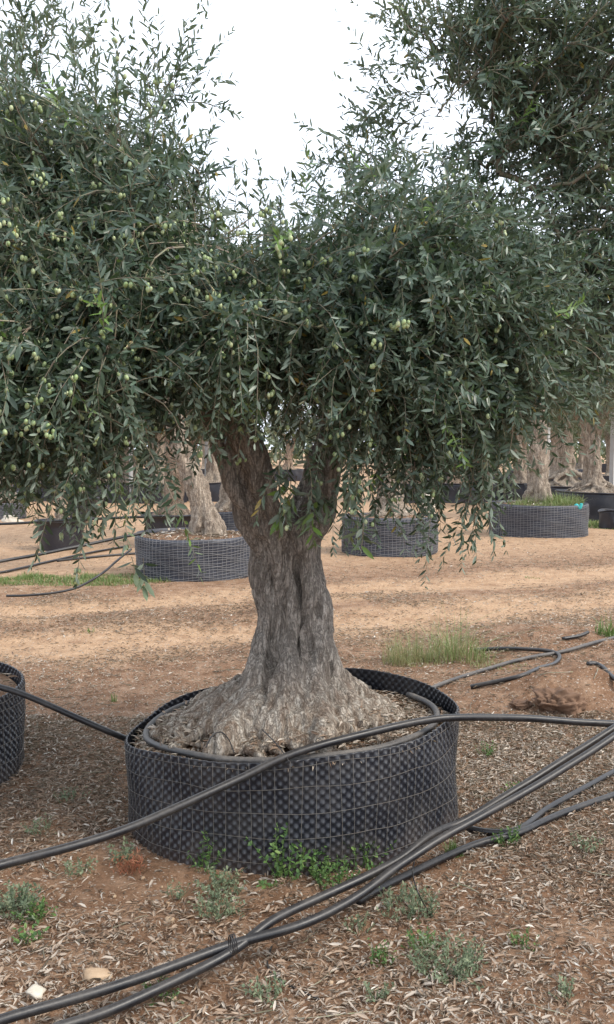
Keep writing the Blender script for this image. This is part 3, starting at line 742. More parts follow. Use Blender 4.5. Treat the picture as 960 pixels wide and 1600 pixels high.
shoots(310, 330, 3.4, .1, 1, .26, 4, .15, -.02, rs); shoots(380, 350, 3.4, .12, 1, .3, 3, .12, -.02, rs); shoots(415, 365, 3.4, .1, 1, .22, 3, .15, -.02, rs); shoots(520, 320, 3.5, -.1, 1, .25, 6, .2, .0, rs)
shoots(660, 160, 3.75, -1, .15, .36, 8, .25, .03, rs, .07); shoots(690, 40, 3.75, -1, .15, .32, 8, .25, .03, rs, .07); shoots(640, 240, 3.7, -1, .5, .3, 6, .2, .02, rs)
for (x, y, Y, ln, n) in ((60, 680, 2.75, .28, 4), (110, 700, 2.75, .36, 4), (75, 640, 2.7, .4, 5), (195, 690, 2.8, .40, 3), (232, 730, 2.8, .40, 2), (200, 640, 2.8, .4, 6), (20, 660, 2.75, .35, 5), (300, 600, 2.95, .14, 5), (150, 640, 2.75, .42, 6),
                         (440, 630, 3.1, .22, 3), (470, 670, 3.15, .24, 3), (505, 720, 3.2, .26, 2), (545, 720, 3.15, .33, 3), (560, 650, 3.15, .34, 6), (400, 610, 3.1, .18, 4), (620, 660, 3.2, .36, 7), (660, 650, 3.2, .38, 7), (700, 670, 3.2, .42, 8),
                         (745, 690, 3.15, .42, 5), (760, 650, 3.15, .42, 7), (720, 640, 3.2, .40, 6), (785, 620, 3.3, .30, 5), (830, 560, 3.4, .24, 5), (880, 530, 3.5, .22, 5), (925, 500, 3.6, .24, 5), (590, 700, 3.2, .3, 4), (520, 610, 3.1, .26, 6), (545, 640, 3.1, .26, 5), (575, 690, 3.1, .3, 5), (500, 620, 3.1, .12, 3), (345, 590, 3.0, .12, 4), (620, 700, 3.15, .3, 5), (680, 700, 3.15, .36, 5), (350, 630, 3.05, .2, 4)):
    shoots(x, y, Y, 0, -1, ln, n, .16, .06, rs, .055)
for (x, y, Y, dx, ln) in ((455, 745, 3.2, -.35, .17), (450, 735, 3.2, -.1, .13), (485, 770, 3.2, .3, .17), (495, 760, 3.2, .1, .2), (538, 790, 3.2, .5, .15), (385, 600, 3.0, .1, .12), (330, 320, 3.2, .2, .1), (525, 680, 3.1, -.1, .12), (540, 740, 3.1, .1, .12), (212, 875, 2.95, .1, .12), (562, 815, 3.1, .1, .12), (20, 560, 2.7, .2, .12), (440, 790, 3.25, -.2, .10)):
    shoots(x, y, Y, dx, -1, ln, 2, .12, .02, rs, .012, 1)
for k in range(150):
    x, y = rs.uniform(0, 430) if k % 3 else rs.uniform(430, 900), rs.uniform(220, 640); y = max(y, 250 + max(0, x - 200) * .75 if x < 480 else 400); dx = rs.choice([-1, 1]) * rs.uniform(.3, 1)
    Yk = 2.72 + .0009 * max(0, x - 150) + rs.uniform(-.05, .25) + (.45 if y < 330 else 0)
    shoots(x, y, Yk, dx, rs.uniform(-.2, .5), rs.uniform(.25, .55), 1, .1, rs.uniform(.06, .12), rs, .02, 2)
ex = (np.array([e[0] for e in EX]), np.array([e[1] for e in EX]), np.array([e[2] for e in EX]), np.array([e[3] for e in EX]), np.array([e[4] for e in EX]))
def droop(b, r):
    d = r.uniform(-.01, .13, len(b)); top = b[:, 2] > 2.15
    return np.where(top, r.uniform(-.05, .05, len(b)), d)
ol = crown(tree, tips, ELL, 2050, 6, 11, M_LEAF, .0415, False, inside, at(450, 470, 3.6), ex, 6500,
           lambda b: np.clip(.9 - 1.0 * sstep(-.3, .9, b[:, 0]), .12, 1) * np.where(b[:, 1] < 3.15, 1, .15), droop, spacing=.018)
ol = np.array(ol)
th = np.linspace(0, math.pi, 8); ph = np.arange(10) * 2 * math.pi / 10
OV = .74 * np.array([[.0072 * math.sin(a) * math.cos(b), .0072 * math.sin(a) * math.sin(b), .0098 * math.cos(a)] for a in th[1:-1] for b in ph] + [[0, 0, .0098], [0, 0, -.0106]])
OF = [((i * 10 + k), (i * 10 + 10 + k), (i * 10 + 10 + (k + 1) % 10), (i * 10 + (k + 1) % 10)) for i in range(5) for k in range(10)]
OF3 = [(60, k, (k + 1) % 10) for k in range(10)] + [(61, 50 + (k + 1) % 10, 50 + k) for k in range(10)]
px, py, w_ = project(ol)
inview = (px > 5) & (px < 955) & (py > 5) & (py < 1595)
score = np.where(inview, np.linalg.norm(ol - np.array([0, 0, H]), axis=1), 99); od = np.argsort(score)
ome = bpy.data.meshes.new('olive'); ome.from_pydata(OV.tolist(), [], OF + OF3); ome.materials.append(M_OLIVE)
ome.polygons.foreach_set('use_smooth', np.ones(len(ome.polygons), bool))
for k in od[:100]:
    q = link('olive', ome, tree); q.location = ol[k]; q.rotation_euler = (rs.normal() * .3, rs.normal() * .3, rs.random() * 6); q.scale = [rs.uniform(.9, 1.25)] * 3
rest = ol[od[100:]]; sc_ = rs.uniform(.85, 1.25, len(rest))
V = (OV[None] * sc_[:, None, None] + rest[:, None]).reshape(-1, 3); off = (np.arange(len(rest)) * len(OV))[:, None, None]
q = mesh_np('olives', V, [(np.array(OF)[None] + off).reshape(-1, 4), (np.array(OF3)[None] + off).reshape(-1, 3)], M_OLIVE, tree, np.repeat(rs.random(len(rest)), len(OV)), smooth=True)
q['kind'] = 'stuff'

# ------------------------------------------------------------------ hoses
def hose(name, pts, r, label, cat='hose', group=None, n=8, mat=None, seg=10, parent=None):
    p_ = catmull(pts, n); m = MB()
    if r > .008 and n > 2: p_[:, 2] = np.maximum(p_[:, 2], hgt(p_[:, 0], p_[:, 1]) + r * .75)
    if r > .008 and len(p_) > 12:
        for _ in range(3): p_[2:-2] = (p_[:-4] + p_[1:-3] + p_[2:-2] + p_[3:-1] + p_[4:]) / 5
    if r > .008: p_ = p_ + np.column_stack([fbm(p_, 3.1, 61, 2), fbm(p_, 3.1, 62, 2), fbm(p_, 3.1, 63, 2) * .5]) * .009
    m.tube(p_, r, seg); o = m.build(name, mat or M_PIPE, parent)
    return tag(o, label, cat, group)
def W(*l): return [at(q[0], q[1], q[2] * (1.065 if q[2] < 3.5 else 1.0 if q[2] < 5 else 1.15)) for q in l]
def G(up, *l): return [ongr(x, y, up) for (x, y) in l]
GH = 'black irrigation hoses lying about the nursery'
hose('irrigation_hose', [at(*q) for q in ((-260, 1420, 2.25), (-100, 1380, 2.42), (0, 1351, 2.54), (100, 1326, 2.62), (197, 1296, 2.72), (300, 1252, 2.82), (380, 1215, 2.92), (440, 1184, 2.985), (520, 1159, 3.06), (600, 1139, 3.17), (660, 1127, 3.24), (705, 1121, 3.28), (780, 1121, 3.38), (860, 1126, 3.45), (960, 1132, 3.52), (1060, 1140, 3.6), (1250, 1190, 3.6))], 0.0130,
     'black hose slung across the front of the nearest ring planter and over its right rim', group=GH)
A = W((-120, 1640, 1.90), (0, 1594, 1.98), (120, 1560, 2.07), (240, 1520, 2.17), (365, 1473, 2.29)) + W((480, 1443, 2.36), (560, 1400, 2.47), (605, 1366, 2.55), (652, 1334, 2.63), (700, 1304, 2.70), (800, 1250, 2.86), (880, 1200, 3.0), (960, 1149, 3.14), (1060, 1085, 3.3), (1200, 1010, 3.4))
hose('irrigation_hose', A, 0.0130, 'grey black foreground hose, lower of the crossing pair right of the tie', group=GH)
B = W((-60, 1690, 1.92), (70, 1612, 1.96), (150, 1580, 2.03), (260, 1530, 2.15), (366, 1478, 2.27), (420, 1440, 2.36), (480, 1412, 2.44), (550, 1380, 2.52), (620, 1346, 2.62), (660, 1314, 2.70), (695, 1294, 2.78), (722, 1285, 2.82), (800, 1238, 2.92), (880, 1186, 3.06), (960, 1137, 3.2), (1060, 1075, 3.35), (1200, 1000, 3.45))
for q in B[2:5]: q[2] -= .012
hose('irrigation_hose', B, 0.0130, 'black foreground hose that arches over its partner in front of the planter', group=GH)
m = MB(); c = at(364, 1475, 2.285); tdir = nrm(np.array(A[5]) - np.array(A[3]))
for k in (-1, 0, 1):
    u = nrm(np.cross(tdir, [0, 0, 1.0])); v = np.cross(u, tdir); t = np.linspace(0, 2 * math.pi, 17)
    m.tube(c + tdir * k * .005 + (u * np.cos(t)[:, None] * .0145 + v * np.sin(t)[:, None] * .024), .0016, 6, cap=False)
tag(m.build('wire_tie', M_PIPE), 'black tie binding the two foreground hoses together', 'tie')
hose('irrigation_hose', G(.016, (560, 1408), (600, 1385), (640, 1366), (700, 1338), (755, 1316), (810, 1303), (855, 1281), (960, 1241), (1100, 1190)), 0.0135, 'thick dark hose lying flat on the ground at lower right, lowest of the hoses there', group=GH)
hose('irrigation_hose', G(.012, (700, 1280), (735, 1296), (781, 1302), (818, 1294), (852, 1267), (905, 1236), (960, 1205), (1100, 1130)), .0125, 'thinner black hose curving on the ground just above the thick dark one at lower right', group=GH)
hose('irrigation_hose', G(.014, (640, 1090), (685, 1071), (760, 1046), (818, 1029), (860, 1022), (885, 1017), (927, 1005), (1010, 985)), .013, 'dusty hose running back from the right rim of the nearest planter past the grass tuft', group=GH, mat=M_OLDPIPE)
hose('irrigation_hose', G(.016, (735, 1073), (790, 1062), (827, 1054), (860, 1042), (876, 1027), (868, 1019), (845, 1015), (781, 1013), (740, 1016)), .013, 'black hose bent into a loop on the ground behind the planter at right', group=GH)
hose('irrigation_hose', G(.012, (918, 1061), (940, 1064), (965, 1066), (1010, 1068), (1080, 1070)), .013, 'short length of black hose emerging from the soil mound at right edge', group=GH)
hose('irrigation_hose', G(.014, (880, 998), (905, 994), (918, 988)), .012, 'short dusty stub of hose on the soil at right', group=GH)
hose('irrigation_hose', W((-120, 1045, 3.75), (-20, 1068, 3.7), (20, 1078, 3.68), (60, 1094, 3.67), (120, 1122, 3.66), (197, 1155, 3.70), (260, 1175, 3.9)) , 0.0120, 'black hose hanging between the planter at left edge and the nearest ring planter', group=GH)
# drip ring on the soil of the container
th = np.linspace(rad(55), rad(395), 46); rrg = HR - .06 + .010 * np.sin(th * 3)
zz = SM + (rimfn(th, SOILV) - SM) * .92 + .02
hose('drip_ring', np.column_stack([HERO[0] + rrg * np.cos(th), HERO[1] + rrg * OV_Y * np.sin(th), zz]), .0125, 'ring of dusty black hose laid on the soil inside the nearest planter', 'hose', n=2, mat=M_OLDPIPE)
# back hoses at left
hose('irrigation_hose', W((-60, 822, 9.6), (0, 819, 9.6), (60, 816, 9.6), (120, 812, 9.6), (190, 809, 9.7), (260, 806, 9.8)), .016, 'taut black hose running level across the left background over the black pot', group=GH)
hose('irrigation_hose', W((-80, 893, 7.6), (0, 877, 7.9), (70, 865, 8.1), (130, 852, 8.3), (190, 839, 8.6), (230, 832, 8.8)), .016, 'upper of the slanting black hoses in front of the black pot at left', group=GH)
hose('irrigation_hose', G(.016, (-60, 905), (0, 895), (50, 884), (100, 872), (150, 862), (200, 853)), .015, 'lower slanting black hose on the ground in front of the black pot at left', group=GH)
hose('irrigation_hose', G(.016, (90, 876), (140, 871), (190, 866), (225, 864)), .015, 'short dark hose on the ground beneath the slanting ones left of the far ring planter', group=GH)
hose('irrigation_hose', W((10, 931, 7.3), (50, 930, 7.3), (100, 924, 7.4), (130, 914, 7.5), (160, 896, 7.6), (185, 875, 7.9), (205, 858, 8.2)), .011, 'thin dark hose curving through the green grass patch at left', group=GH)
# thin drip lines
def wire(pts, label, r=.0022): return hose('drip_line', pts, r, label, 'drip line', n=8, seg=5)
wire([at(*q) for q in ((322, 1168, 3.08), (332, 1150, 3.10), (346, 1144, 3.13), (358, 1156, 3.12), (366, 1176, 3.08))], 'thin black wire loop arching from the soil at the front left of the trunk foot')
wire([at(*q) for q in ((410, 1140, 3.14), (430, 1160, 3.05), (443, 1176, 3.0), (452, 1190, 2.96))], 'thin black drip line poking out where the slung hose meets the planter rim')
wire(G(.004, (425, 1478), (418, 1500), (424, 1520), (445, 1535), (470, 1548), (500, 1562)), 'thin black drip line trailing on the litter below the foreground hoses', .003)
wire(W((648, 1345, 2.62), (645, 1365, 2.6), (654, 1395, 2.5)) + G(.004, (672, 1430)), 'thin black drip line dropping from the crossed hoses to the ground')
wire(W((655, 1290, 2.84), (662, 1306, 2.78), (650, 1330, 2.7)), 'short thin black wire against the planter wall above the crossed hoses')

# ------------------------------------------------------------------ litter, stones
def litter_density(x, y):
    P = np.column_stack([x, y, np.zeros_like(x)])
    u = track_u(x, y)
    rut = np.exp(-((u + .75) / .42) ** 2) + np.exp(-((u - .95) / .38) ** 2)
    n = .55 + 1.7 * fbm(P, 1.5, 21, 5)
    d = np.clip(n + .22, .06, 1) * (1 - .84 * np.clip(rut, 0, 1)) * (1 - sstep(2.2, 3.4, u) * .75)
    md = np.hypot(x - MOUND[0] - .2, y - MOUND[1] - .1); d = d * (.25 + .75 * sstep(.3, .8, md))
    return d
def scatter(n, ymin, ymax, seed, half=.62):
    r = np.random.default_rng(seed); y = np.sqrt(r.uniform(ymin ** 2, ymax ** 2, n)); x = r.uniform(-half, half, n) * y
    k = r.random(n) < litter_density(x, y)
    k &= ~(np.hypot(x - HERO[0], (y - HERO[1]) / OV_Y) < HR + .005)
    return x[k], y[k]
X, Y = [], []
for (n, a, b, s) in ((260000, 1.35, 4.8, 1), (110000, 4.8, 9, 2), (75000, 9, 15, 3)):
    x, y = scatter(n, a, b, s); X.append(x); Y.append(y)
X, Y = np.concatenate(X), np.concatenate(Y); n = len(X); r_ = np.random.default_rng(9)
p = np.column_stack([X, Y, hgt(X, Y) + r_.uniform(.001, .012, n)])
a = r_.uniform(0, 2 * math.pi, n); L = np.column_stack([np.cos(a), np.sin(a), r_.normal(size=n) * .22])
Nn = np.column_stack([r_.normal(size=n) * .4, r_.normal(size=n) * .4, np.ones(n)])
ln = .006 + .034 * r_.random(n) ** 1.9 + .006 * (np.array(Y) > 6)
cl = np.clip(.39 + .19 * r_.normal(size=n) + .30 * fbm(p, 1.3, 31, 3), 0, .9)
cl = np.where(r_.random(n) < .02, r_.uniform(.85, 1, n), cl)
print('litter', n)
tag(leaves('leaf_litter', p, L, Nn, ln, ln * r_.uniform(.10, .26, n), cl, M_LITTER, None, False, curl=r_.normal(size=n) * .6),
    'fallen dry olive leaves covering the ground', 'leaf litter', kind='stuff')
# twigs and crumbs lying about
m = MB(); r_ = np.random.default_rng(12)
for k in range(420):
    y = math.sqrt(r_.uniform(1.6 ** 2, 6.5 ** 2)); x = r_.uniform(-.55, .55) * y
    if math.hypot(x - HERO[0], y - HERO[1]) < HR + .1: continue
    a = r_.uniform(0, 6.28); l = r_.uniform(.04, .2); q = []
    for t in (0, .33, .66, 1):
        xx, yy = x + math.cos(a) * l * t + r_.normal() * .006, y + math.sin(a) * l * t + r_.normal() * .006
        q.append((xx, yy, gz(xx, yy) + .006 + r_.random() * .006))
    m.tube(q, r_.uniform(.001, .0025), 4, r_.random())
tag(m.build('fallen_twigs', M_TWIG), 'small dry twigs scattered among the fallen leaves', 'twigs', kind='stuff')
def stone_mesh(r, sq, seed, sub=3, rough=.12):
    bm_ = bpy.data.meshes.new('stone'); import bmesh
    b = bmesh.new(); bmesh.ops.create_icosphere(b, subdivisions=sub, radius=1.0); b.to_mesh(bm_); b.free()
    n = len(bm_.vertices); c = np.empty(n * 3, np.float32); bm_.vertices.foreach_get('co', c); c = c.reshape(-1, 3).astype(float)
    c = np.sign(c) * np.abs(c) ** .8
    rr_ = np.random.default_rng(seed)
    for _ in range(9):
        nv = nrm(rr_.normal(size=3)); k_ = c @ nv; c = c - np.maximum(0, k_ - rr_.uniform(.55, .8))[:, None] * nv * .95
    c *= (1 + .34 * fbm(c, 1.5, seed, 3) + rough * fbm(c, 5, seed + 2, 4))[:, None]; c = c * np.array(r) * 1.0; c[:, 2] *= sq
    bm_.vertices.foreach_set('co', c.astype(np.float32).ravel()); return bm_
def stone(name, px, py, size, seed, mat, label, cat='stone', up=.15, group=None, sub=3, pos=None, rz=0, rough=.12):
    me = stone_mesh(size, 1, seed, sub, rough); me.materials.append(mat); me.polygons.foreach_set('use_smooth', np.ones(len(me.polygons), bool))
    o = link(name, me); c = pos if pos is not None else ongr(px, py); o.location = (c[0], c[1], gz(c[0], c[1]) + size[2] * up); o.rotation_euler[2] = rz
    return tag(o, label, cat, group)
stone('stone', 155, 1526, (.042, .03, .022), 3, M_ROCK, 'flat tan stone above the foreground hoses at lower left')
stone('stone', 57, 1556, (.026, .03, .02), 5, M_PALEROCK, 'small whitish stone near the lower left corner')
stone('stone', 265, 1440, (.015, .012, .012), 7, M_ROCK, 'tiny tan stone among the leaves left of the hose tie')
stone('soil_clod', 872, 1074, (.13, .10, .085), 8, M_CLOD, 'large reddish clod of earth on the mound at right', 'clod', sub=5, rough=.45)
stone('soil_clod', 815, 1096, (.06, .05, .035), 9, M_CLOD, 'smaller reddish clod of earth left of the big one', 'clod', sub=4, rough=.45)
r_ = np.random.default_rng(5); V = []; F = []; off = 0; A = []
base_s = stone_mesh((1, 1, .7), 1, 4, 1); bv = np.array([v.co[:] for v in base_s.vertices]); bf = np.array([p.vertices[:] for p in base_s.polygons])
n = 2600; y = np.sqrt(r_.uniform(1.4 ** 2, 9 ** 2, n)); x = r_.uniform(-.55, .55, n) * y; k = np.hypot(x - HERO[0], (y - HERO[1]) / OV_Y) > HR + .03; x, y = x[k], y[k]; n = len(x)
sz = .0025 + .008 * r_.random(n) ** 3
V = bv[None] * sz[:, None, None] + np.column_stack([x, y, hgt(x, y) + sz * .5])[:, None]
tag(mesh_np('pebbles', V.reshape(-1, 3), (bf[None] + (np.arange(n) * len(bv))[:, None, None]).reshape(-1, 3), M_ROCK, smooth=True), 'tiny pebbles and crumbs of soil on the ground', 'pebbles', kind='stuff')

# ------------------------------------------------------------------ weeds and grass
def weed(px, py, R, h, n, leaf, mat, label, seed, name='weed', wid=.45, group=None, pos=None, lean=.6, cat='weed', step=.012):
    c = pos if pos is not None else ongr(px, py); r = np.random.default_rng(seed)
    t = thing(name, (c[0], c[1], gz(c[0], c[1])), label, cat, group)
    a = r.uniform(0, 6.28, n); q = R * .45 * np.sqrt(r.random(n)); bx, by = c[0] + q * np.cos(a), c[1] + q * np.sin(a)
    b = np.column_stack([bx, by, hgt(bx, by)]); d = nrm(np.column_stack([np.cos(a) * lean * q / R * 1.8, np.sin(a) * lean * q / R * 1.8, np.ones(n)]) + r.normal(size=(n, 3)) * .35)
    d[:, 2] = np.abs(d[:, 2])
    ns = (h * r.uniform(.4, 1.1, n) / step).astype(int) + 2
    P, D = grow_twigs(r, b, d, ns, np.full(n, step), np.full(n, .0))
    V, F, A = twig_mesh(P, ns, np.full(n, .0011), r); mesh_np('stem', V, F, mat, t, A * .8, smooth=True)
    LP, LD, LN, LS = [], [], [], []
    for s in range(1, len(P)):
        act = ns >= s
        for _ in range(2):
            m_ = act.sum()
            if m_ == 0: break
            sd = nrm(r.normal(size=(m_, 3)) + np.array([0, 0, .2])); LP.append(P[s][act]); LD.append(sd + D[s][act] * .4); LN.append(np.array([0, 0, 1.0]) + r.normal(size=(m_, 3)) * .5); LS.append(leaf * r.uniform(.5, 1.2, m_))
    LP, LD, LN, LS = np.vstack(LP), np.vstack(LD), np.vstack(LN), np.concatenate(LS)
    leaves('foliage', LP, LD, LN, LS, LS * wid, r.random(len(LP)), mat, t)
    return t
def blades(name, pts_fn, n, h, width, mat, seed, parent=None, dryness=(0, 1), lean=.35):
    r = np.random.default_rng(seed); b, L = pts_fn(r, n)
    hh = h * r.uniform(.35, 1.1, n) * L; k = 5; t = np.linspace(0, 1, k)
    q_ = fbm(b + 3.3, 5.0, seed, 3); hh = hh * np.clip(.62 + 1.5 * q_, .12, 1.3)
    az = r.uniform(0, 6.28, n); ln = np.abs(r.normal(size=n)) * lean; dirx, diry = np.cos(az), np.sin(az)
    cx = b[:, None, :] + np.stack([dirx[:, None] * ln[:, None] * hh[:, None] * t ** 2, diry[:, None] * ln[:, None] * hh[:, None] * t ** 2, hh[:, None] * (t - .25 * ln[:, None].clip(0, 1.5) * t ** 2)], -1)
    wv = np.stack([-diry, dirx, np.zeros(n)], -1)[:, None] * (width * r.uniform(.6, 1.3, n)[:, None] * (1 - t ** 1.5 * .95))[..., None]
    V = np.stack([cx - wv, cx + wv], 2).reshape(-1, 3)
    o = (np.arange(n) * 2 * k)[:, None, None]; f = np.array([[2 * i, 2 * i + 1, 2 * i + 3, 2 * i + 2] for i in range(k - 1)])[None] + o
    lo, hi = dryness; rn = np.repeat(np.clip(lo + (hi - lo) * r.random(n), 0, 1), 2 * k)
    return mesh_np(name, V, f.reshape(-1, 4), mat, parent, rn, smooth=True)
def patch(cx, cy, rx, ry, rot=0):
    def fn(r, n):
        a = r.uniform(0, 6.28, n); q = np.sqrt(r.random(n)); x = q * np.cos(a) * rx; y = q * np.sin(a) * ry
        X_, Y_ = cx + x * math.cos(rot) - y * math.sin(rot), cy + x * math.sin(rot) + y * math.cos(rot)
        return np.column_stack([X_, Y_, hgt(X_, Y_)]), np.clip(1.15 - q * .7, .3, 1)
    return fn
GW = 'leafy weeds at the foot of the nearest planter'
weed(320, 1362, .06, .13, 7, .017, M_WEED, 'sparse leggy weed left of centre against the planter foot', 1, group=GW)
weed(352, 1392, .12, .05, 40, .013, M_GREYWEED, 'low grey green mat of weed in front of the planter foot at left', 2, group=GW)
weed(447, 1372, .07, .17, 16, .019, M_WEED, 'tallest bushy green weed against the front of the planter', 3, group=GW)
weed(482, 1366, .06, .15, 14, .018, M_WEED, 'upright green weed just right of the tallest one at the planter front', 4, group=GW)
weed(560, 1352, .10, .09, 34, .016, M_WEED, 'spreading green weed in front of the planter at right', 5, group=GW)
weed(520, 1382, .12, .06, 40, .013, M_WEED, 'low green weed carpet between planter and foreground hoses', 6, group=GW)
GL = 'weeds in the leaf litter'
weed(25, 1425, .11, .07, 46, .017, M_GREYWEED, 'soft grey green weed clump at the left edge', 7, group=GL)
weed(60, 1440, .07, .04, 20, .016, M_WEED, 'low weed trailing right of the soft clump at the left edge', 8, group=GL)
weed(335, 1425, .13, .04, 56, .012, M_GREYWEED, 'flat spreading grey green weed above the hose tie', 9, group=GL)
weed(190, 1345, .06, .04, 22, .015, M_GREYWEED, 'small silvery weed left of the planter foot', 10, group=GL)
weed(205, 1362, .08, .04, 40, .018, M_REDWEED, 'reddish withered weed below the small silvery one', 11, group=GL, wid=.15)
weed(640, 1425, .16, .045, 60, .013, M_GREYWEED, 'wide low grey green weed right of centre below the hoses', 12, group=GL)
weed(700, 1515, .17, .055, 95, .012, M_GREYWEED, 'wide pale weed mat in the lower right foreground', 13, group=GL)
weed(600, 1500, .07, .03, 18, .012, M_WEED, 'small bright weed left of the pale mat in the lower right', 14, group=GL)
weed(45, 1475, .04, .03, 8, .018, M_WEED, 'tiny yellow green seedling near the left edge', 15, group=GL)
weed(120, 1365, .08, .03, 20, .013, M_GREYWEED, 'faint green weed sprigs in litter at left', 16, group=GL)
weed(795, 1320, .07, .04, 22, .015, M_WEED, 'green weed tuft beside the flat hose at lower right', 17, group=GL)
weed(805, 1245, .04, .035, 12, .015, M_WEED, 'small green weed just under the rising hose pair', 18, group=GL)
weed(270, 1185, .03, .09, 4, .016, M_WEED, 'thin seedling growing in the planter soil at left', 19, pos=(HERO[0] - .42, HERO[1] - .35), group='seedlings in the planter soil')
rw = np.random.default_rng(404)
for k, (x_, y_, d_) in enumerate(((420, 1560, 'bottom edge just right of the thin drip line'), (560, 1455, 'centre foreground below the hoses'), (820, 1480, 'right foreground, alone on bare litter'), (915, 1330, 'right edge below the flat hoses'), (880, 1560, 'lower right corner'), (250, 1560, 'bottom edge beneath the hoses'), (270, 1400, 'left of centre above the tie'), (110, 1250, 'left, under the slung hose'), (760, 1180, 'right of the planter below the slung hose'), (60, 1300, 'left edge under the slung hose'), (590, 1560, 'bottom edge right of centre'), (660, 1480, 'between the two wide weed mats'))):
    weed(x_, y_, rw.uniform(.04, .09), rw.uniform(.02, .04), rw.integers(14, 28), rw.uniform(.010, .014), (M_GREYWEED, M_WEED)[k % 3 == 2], 'faint low weed sprig at the ' + d_, 200 + k, group=GL)
def tuft(px, py, n, h, wd, mat, label, seed, rx, ry, dry=(0, 1), lean=.35, group=None, name='grass_tuft', pos=None, z=None):
    c = pos if pos is not None else ongr(px, py); t = thing(name, (c[0], c[1], gz(c[0], c[1])), label, 'grass tuft', group)
    blades('grass_blades', patch(c[0], c[1], rx, ry), n, h, wd, mat, seed, t, dry, lean); return t
GT = 'grass tufts on the ground'
tuft(712, 1030, 330, .36, .0026, M_GRASS, 'big yellow green grass tuft right behind the nearest planter', 21, .26, .17, (.30, 1), 1.1, GT)
tuft(645, 1036, 420, .38, .0022, M_GRASS, 'straw coloured dry grass left of the big tuft', 22, .20, .12, (.6, 1), .7, GT)
tuft(780, 1040, 220, .18, .0022, M_GRASS, 'short dry grass right of the big tuft', 23, .18, .12, (.5, 1), .8, GT)
tuft(712, 1335, 110, .10, .0022, M_GRASS, 'small bright green tuft between the crossing hoses', 24, .035, .03, (0, .35), .4, GT)
tuft(950, 995, 90, .16, .004, M_GRASS, 'dark green broad bladed tuft at the right edge', 25, .09, .08, (0, .3), .5, GT)
tuft(178, 1096, 24, .09, .002, M_GRASS, 'tiny green tuft between the two near planters', 26, .02, .02, (.1, .4), .4, GT)
tuft(140, 988, 22, .09, .003, M_GRASS, 'tiny tuft on the track at left', 27, .05, .04, (.1, .5), .5, GT)
tuft(832, 905, 60, .08, .004, M_GRASS, 'small green tuft on the track at right', 28, .09, .06, (.1, .5), .6, GT)
c = grd(110, 908); g = blades('grass_patch', patch(c[0], c[1], 1.15, .42, .12), 5200, .11, .0035, M_GRASS, 29, None, (0, .5), .6)
tag(g, 'green grass patch around the thin curving hose at left', 'grass', kind='stuff')
c = grd(975, 822); g = blades('grass_patch', patch(c[0], c[1], 1.1, .8, 0), 3500, .15, .006, M_GRASS, 30, None, (0, .55), .6)
tag(g, 'green grass at the right edge beside the far ring planter', 'grass', kind='stuff')

# ------------------------------------------------------------------ background containers and trees
GC = 'low mesh-wrapped tree containers'; GTREE = 'old olive trees in containers'
def bg_container(loc, R, h, label, seed, style='mesh', group=GC, name='tree_container', grass=False, lod=1.0):
    r = np.random.default_rng(seed); rim = list(h + r.normal(size=6) * .012)
    t = thing(name, (0, 0, 0), label, 'planter', group)
    if style == 'mesh':
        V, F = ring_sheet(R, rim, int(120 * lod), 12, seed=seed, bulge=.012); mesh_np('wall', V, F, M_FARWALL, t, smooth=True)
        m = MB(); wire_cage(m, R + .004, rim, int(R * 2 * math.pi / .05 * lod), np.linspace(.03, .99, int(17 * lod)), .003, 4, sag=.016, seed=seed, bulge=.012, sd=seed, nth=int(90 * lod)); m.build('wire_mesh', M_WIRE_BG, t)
    elif style == 'dimple':
        V, F = ring_sheet(R, rim, 1000, 90, dimple=.006, pitch=(.0172, .0155), seed=seed); mesh_np('dimpled_wall', V, F, M_WALL, t, ring_sheet.wear, smooth=True)
        m = MB(); wire_cage(m, R + .004, rim, 88, (.02, .235, .45, .665, .86, .985), .0014, 5, seed=seed, sd=seed); m.build('wire_mesh', M_WIRE, t)
    else:
        V, F = ring_sheet(R, rim, 80, 10, seed=seed, bulge=.005); mesh_np('wall', V, F, M_POT, t, smooth=True)
        th_ = np.linspace(0, 2 * math.pi, 61); m = MB(); m.tube(np.column_stack([(R + .01) * np.cos(th_), (R + .01) * np.sin(th_), rimfn(th_, rim)]), .014, 6, cap=False); m.build('rim', M_POT, t)
    V, F = soil_disc(R - .01, rim, .05, .05, seed, 10, 48); mesh_np('soil', V, F, M_SOIL, t, smooth=True)
    if R > .3: mulch(t, R - .03, lambda f, a: h - .045 + .05 * (1 - f ** 2), int(500 * lod), seed, .07)
    if grass:
        def fn(r_, n):
            a = r_.uniform(-2.6, .3, n); q = np.sqrt(r_.uniform(.1, 1, n)) * (R - .05)
            return np.column_stack([q * np.cos(a), q * np.sin(a), np.full(n, h - .03)]), np.full(n, 1.)
        g_ = blades('grass', fn, 1500, .20, .004, M_GRASS, seed, t, (.05, .75), .9); g_['kind'] = 'stuff'
    t.location = loc; return t
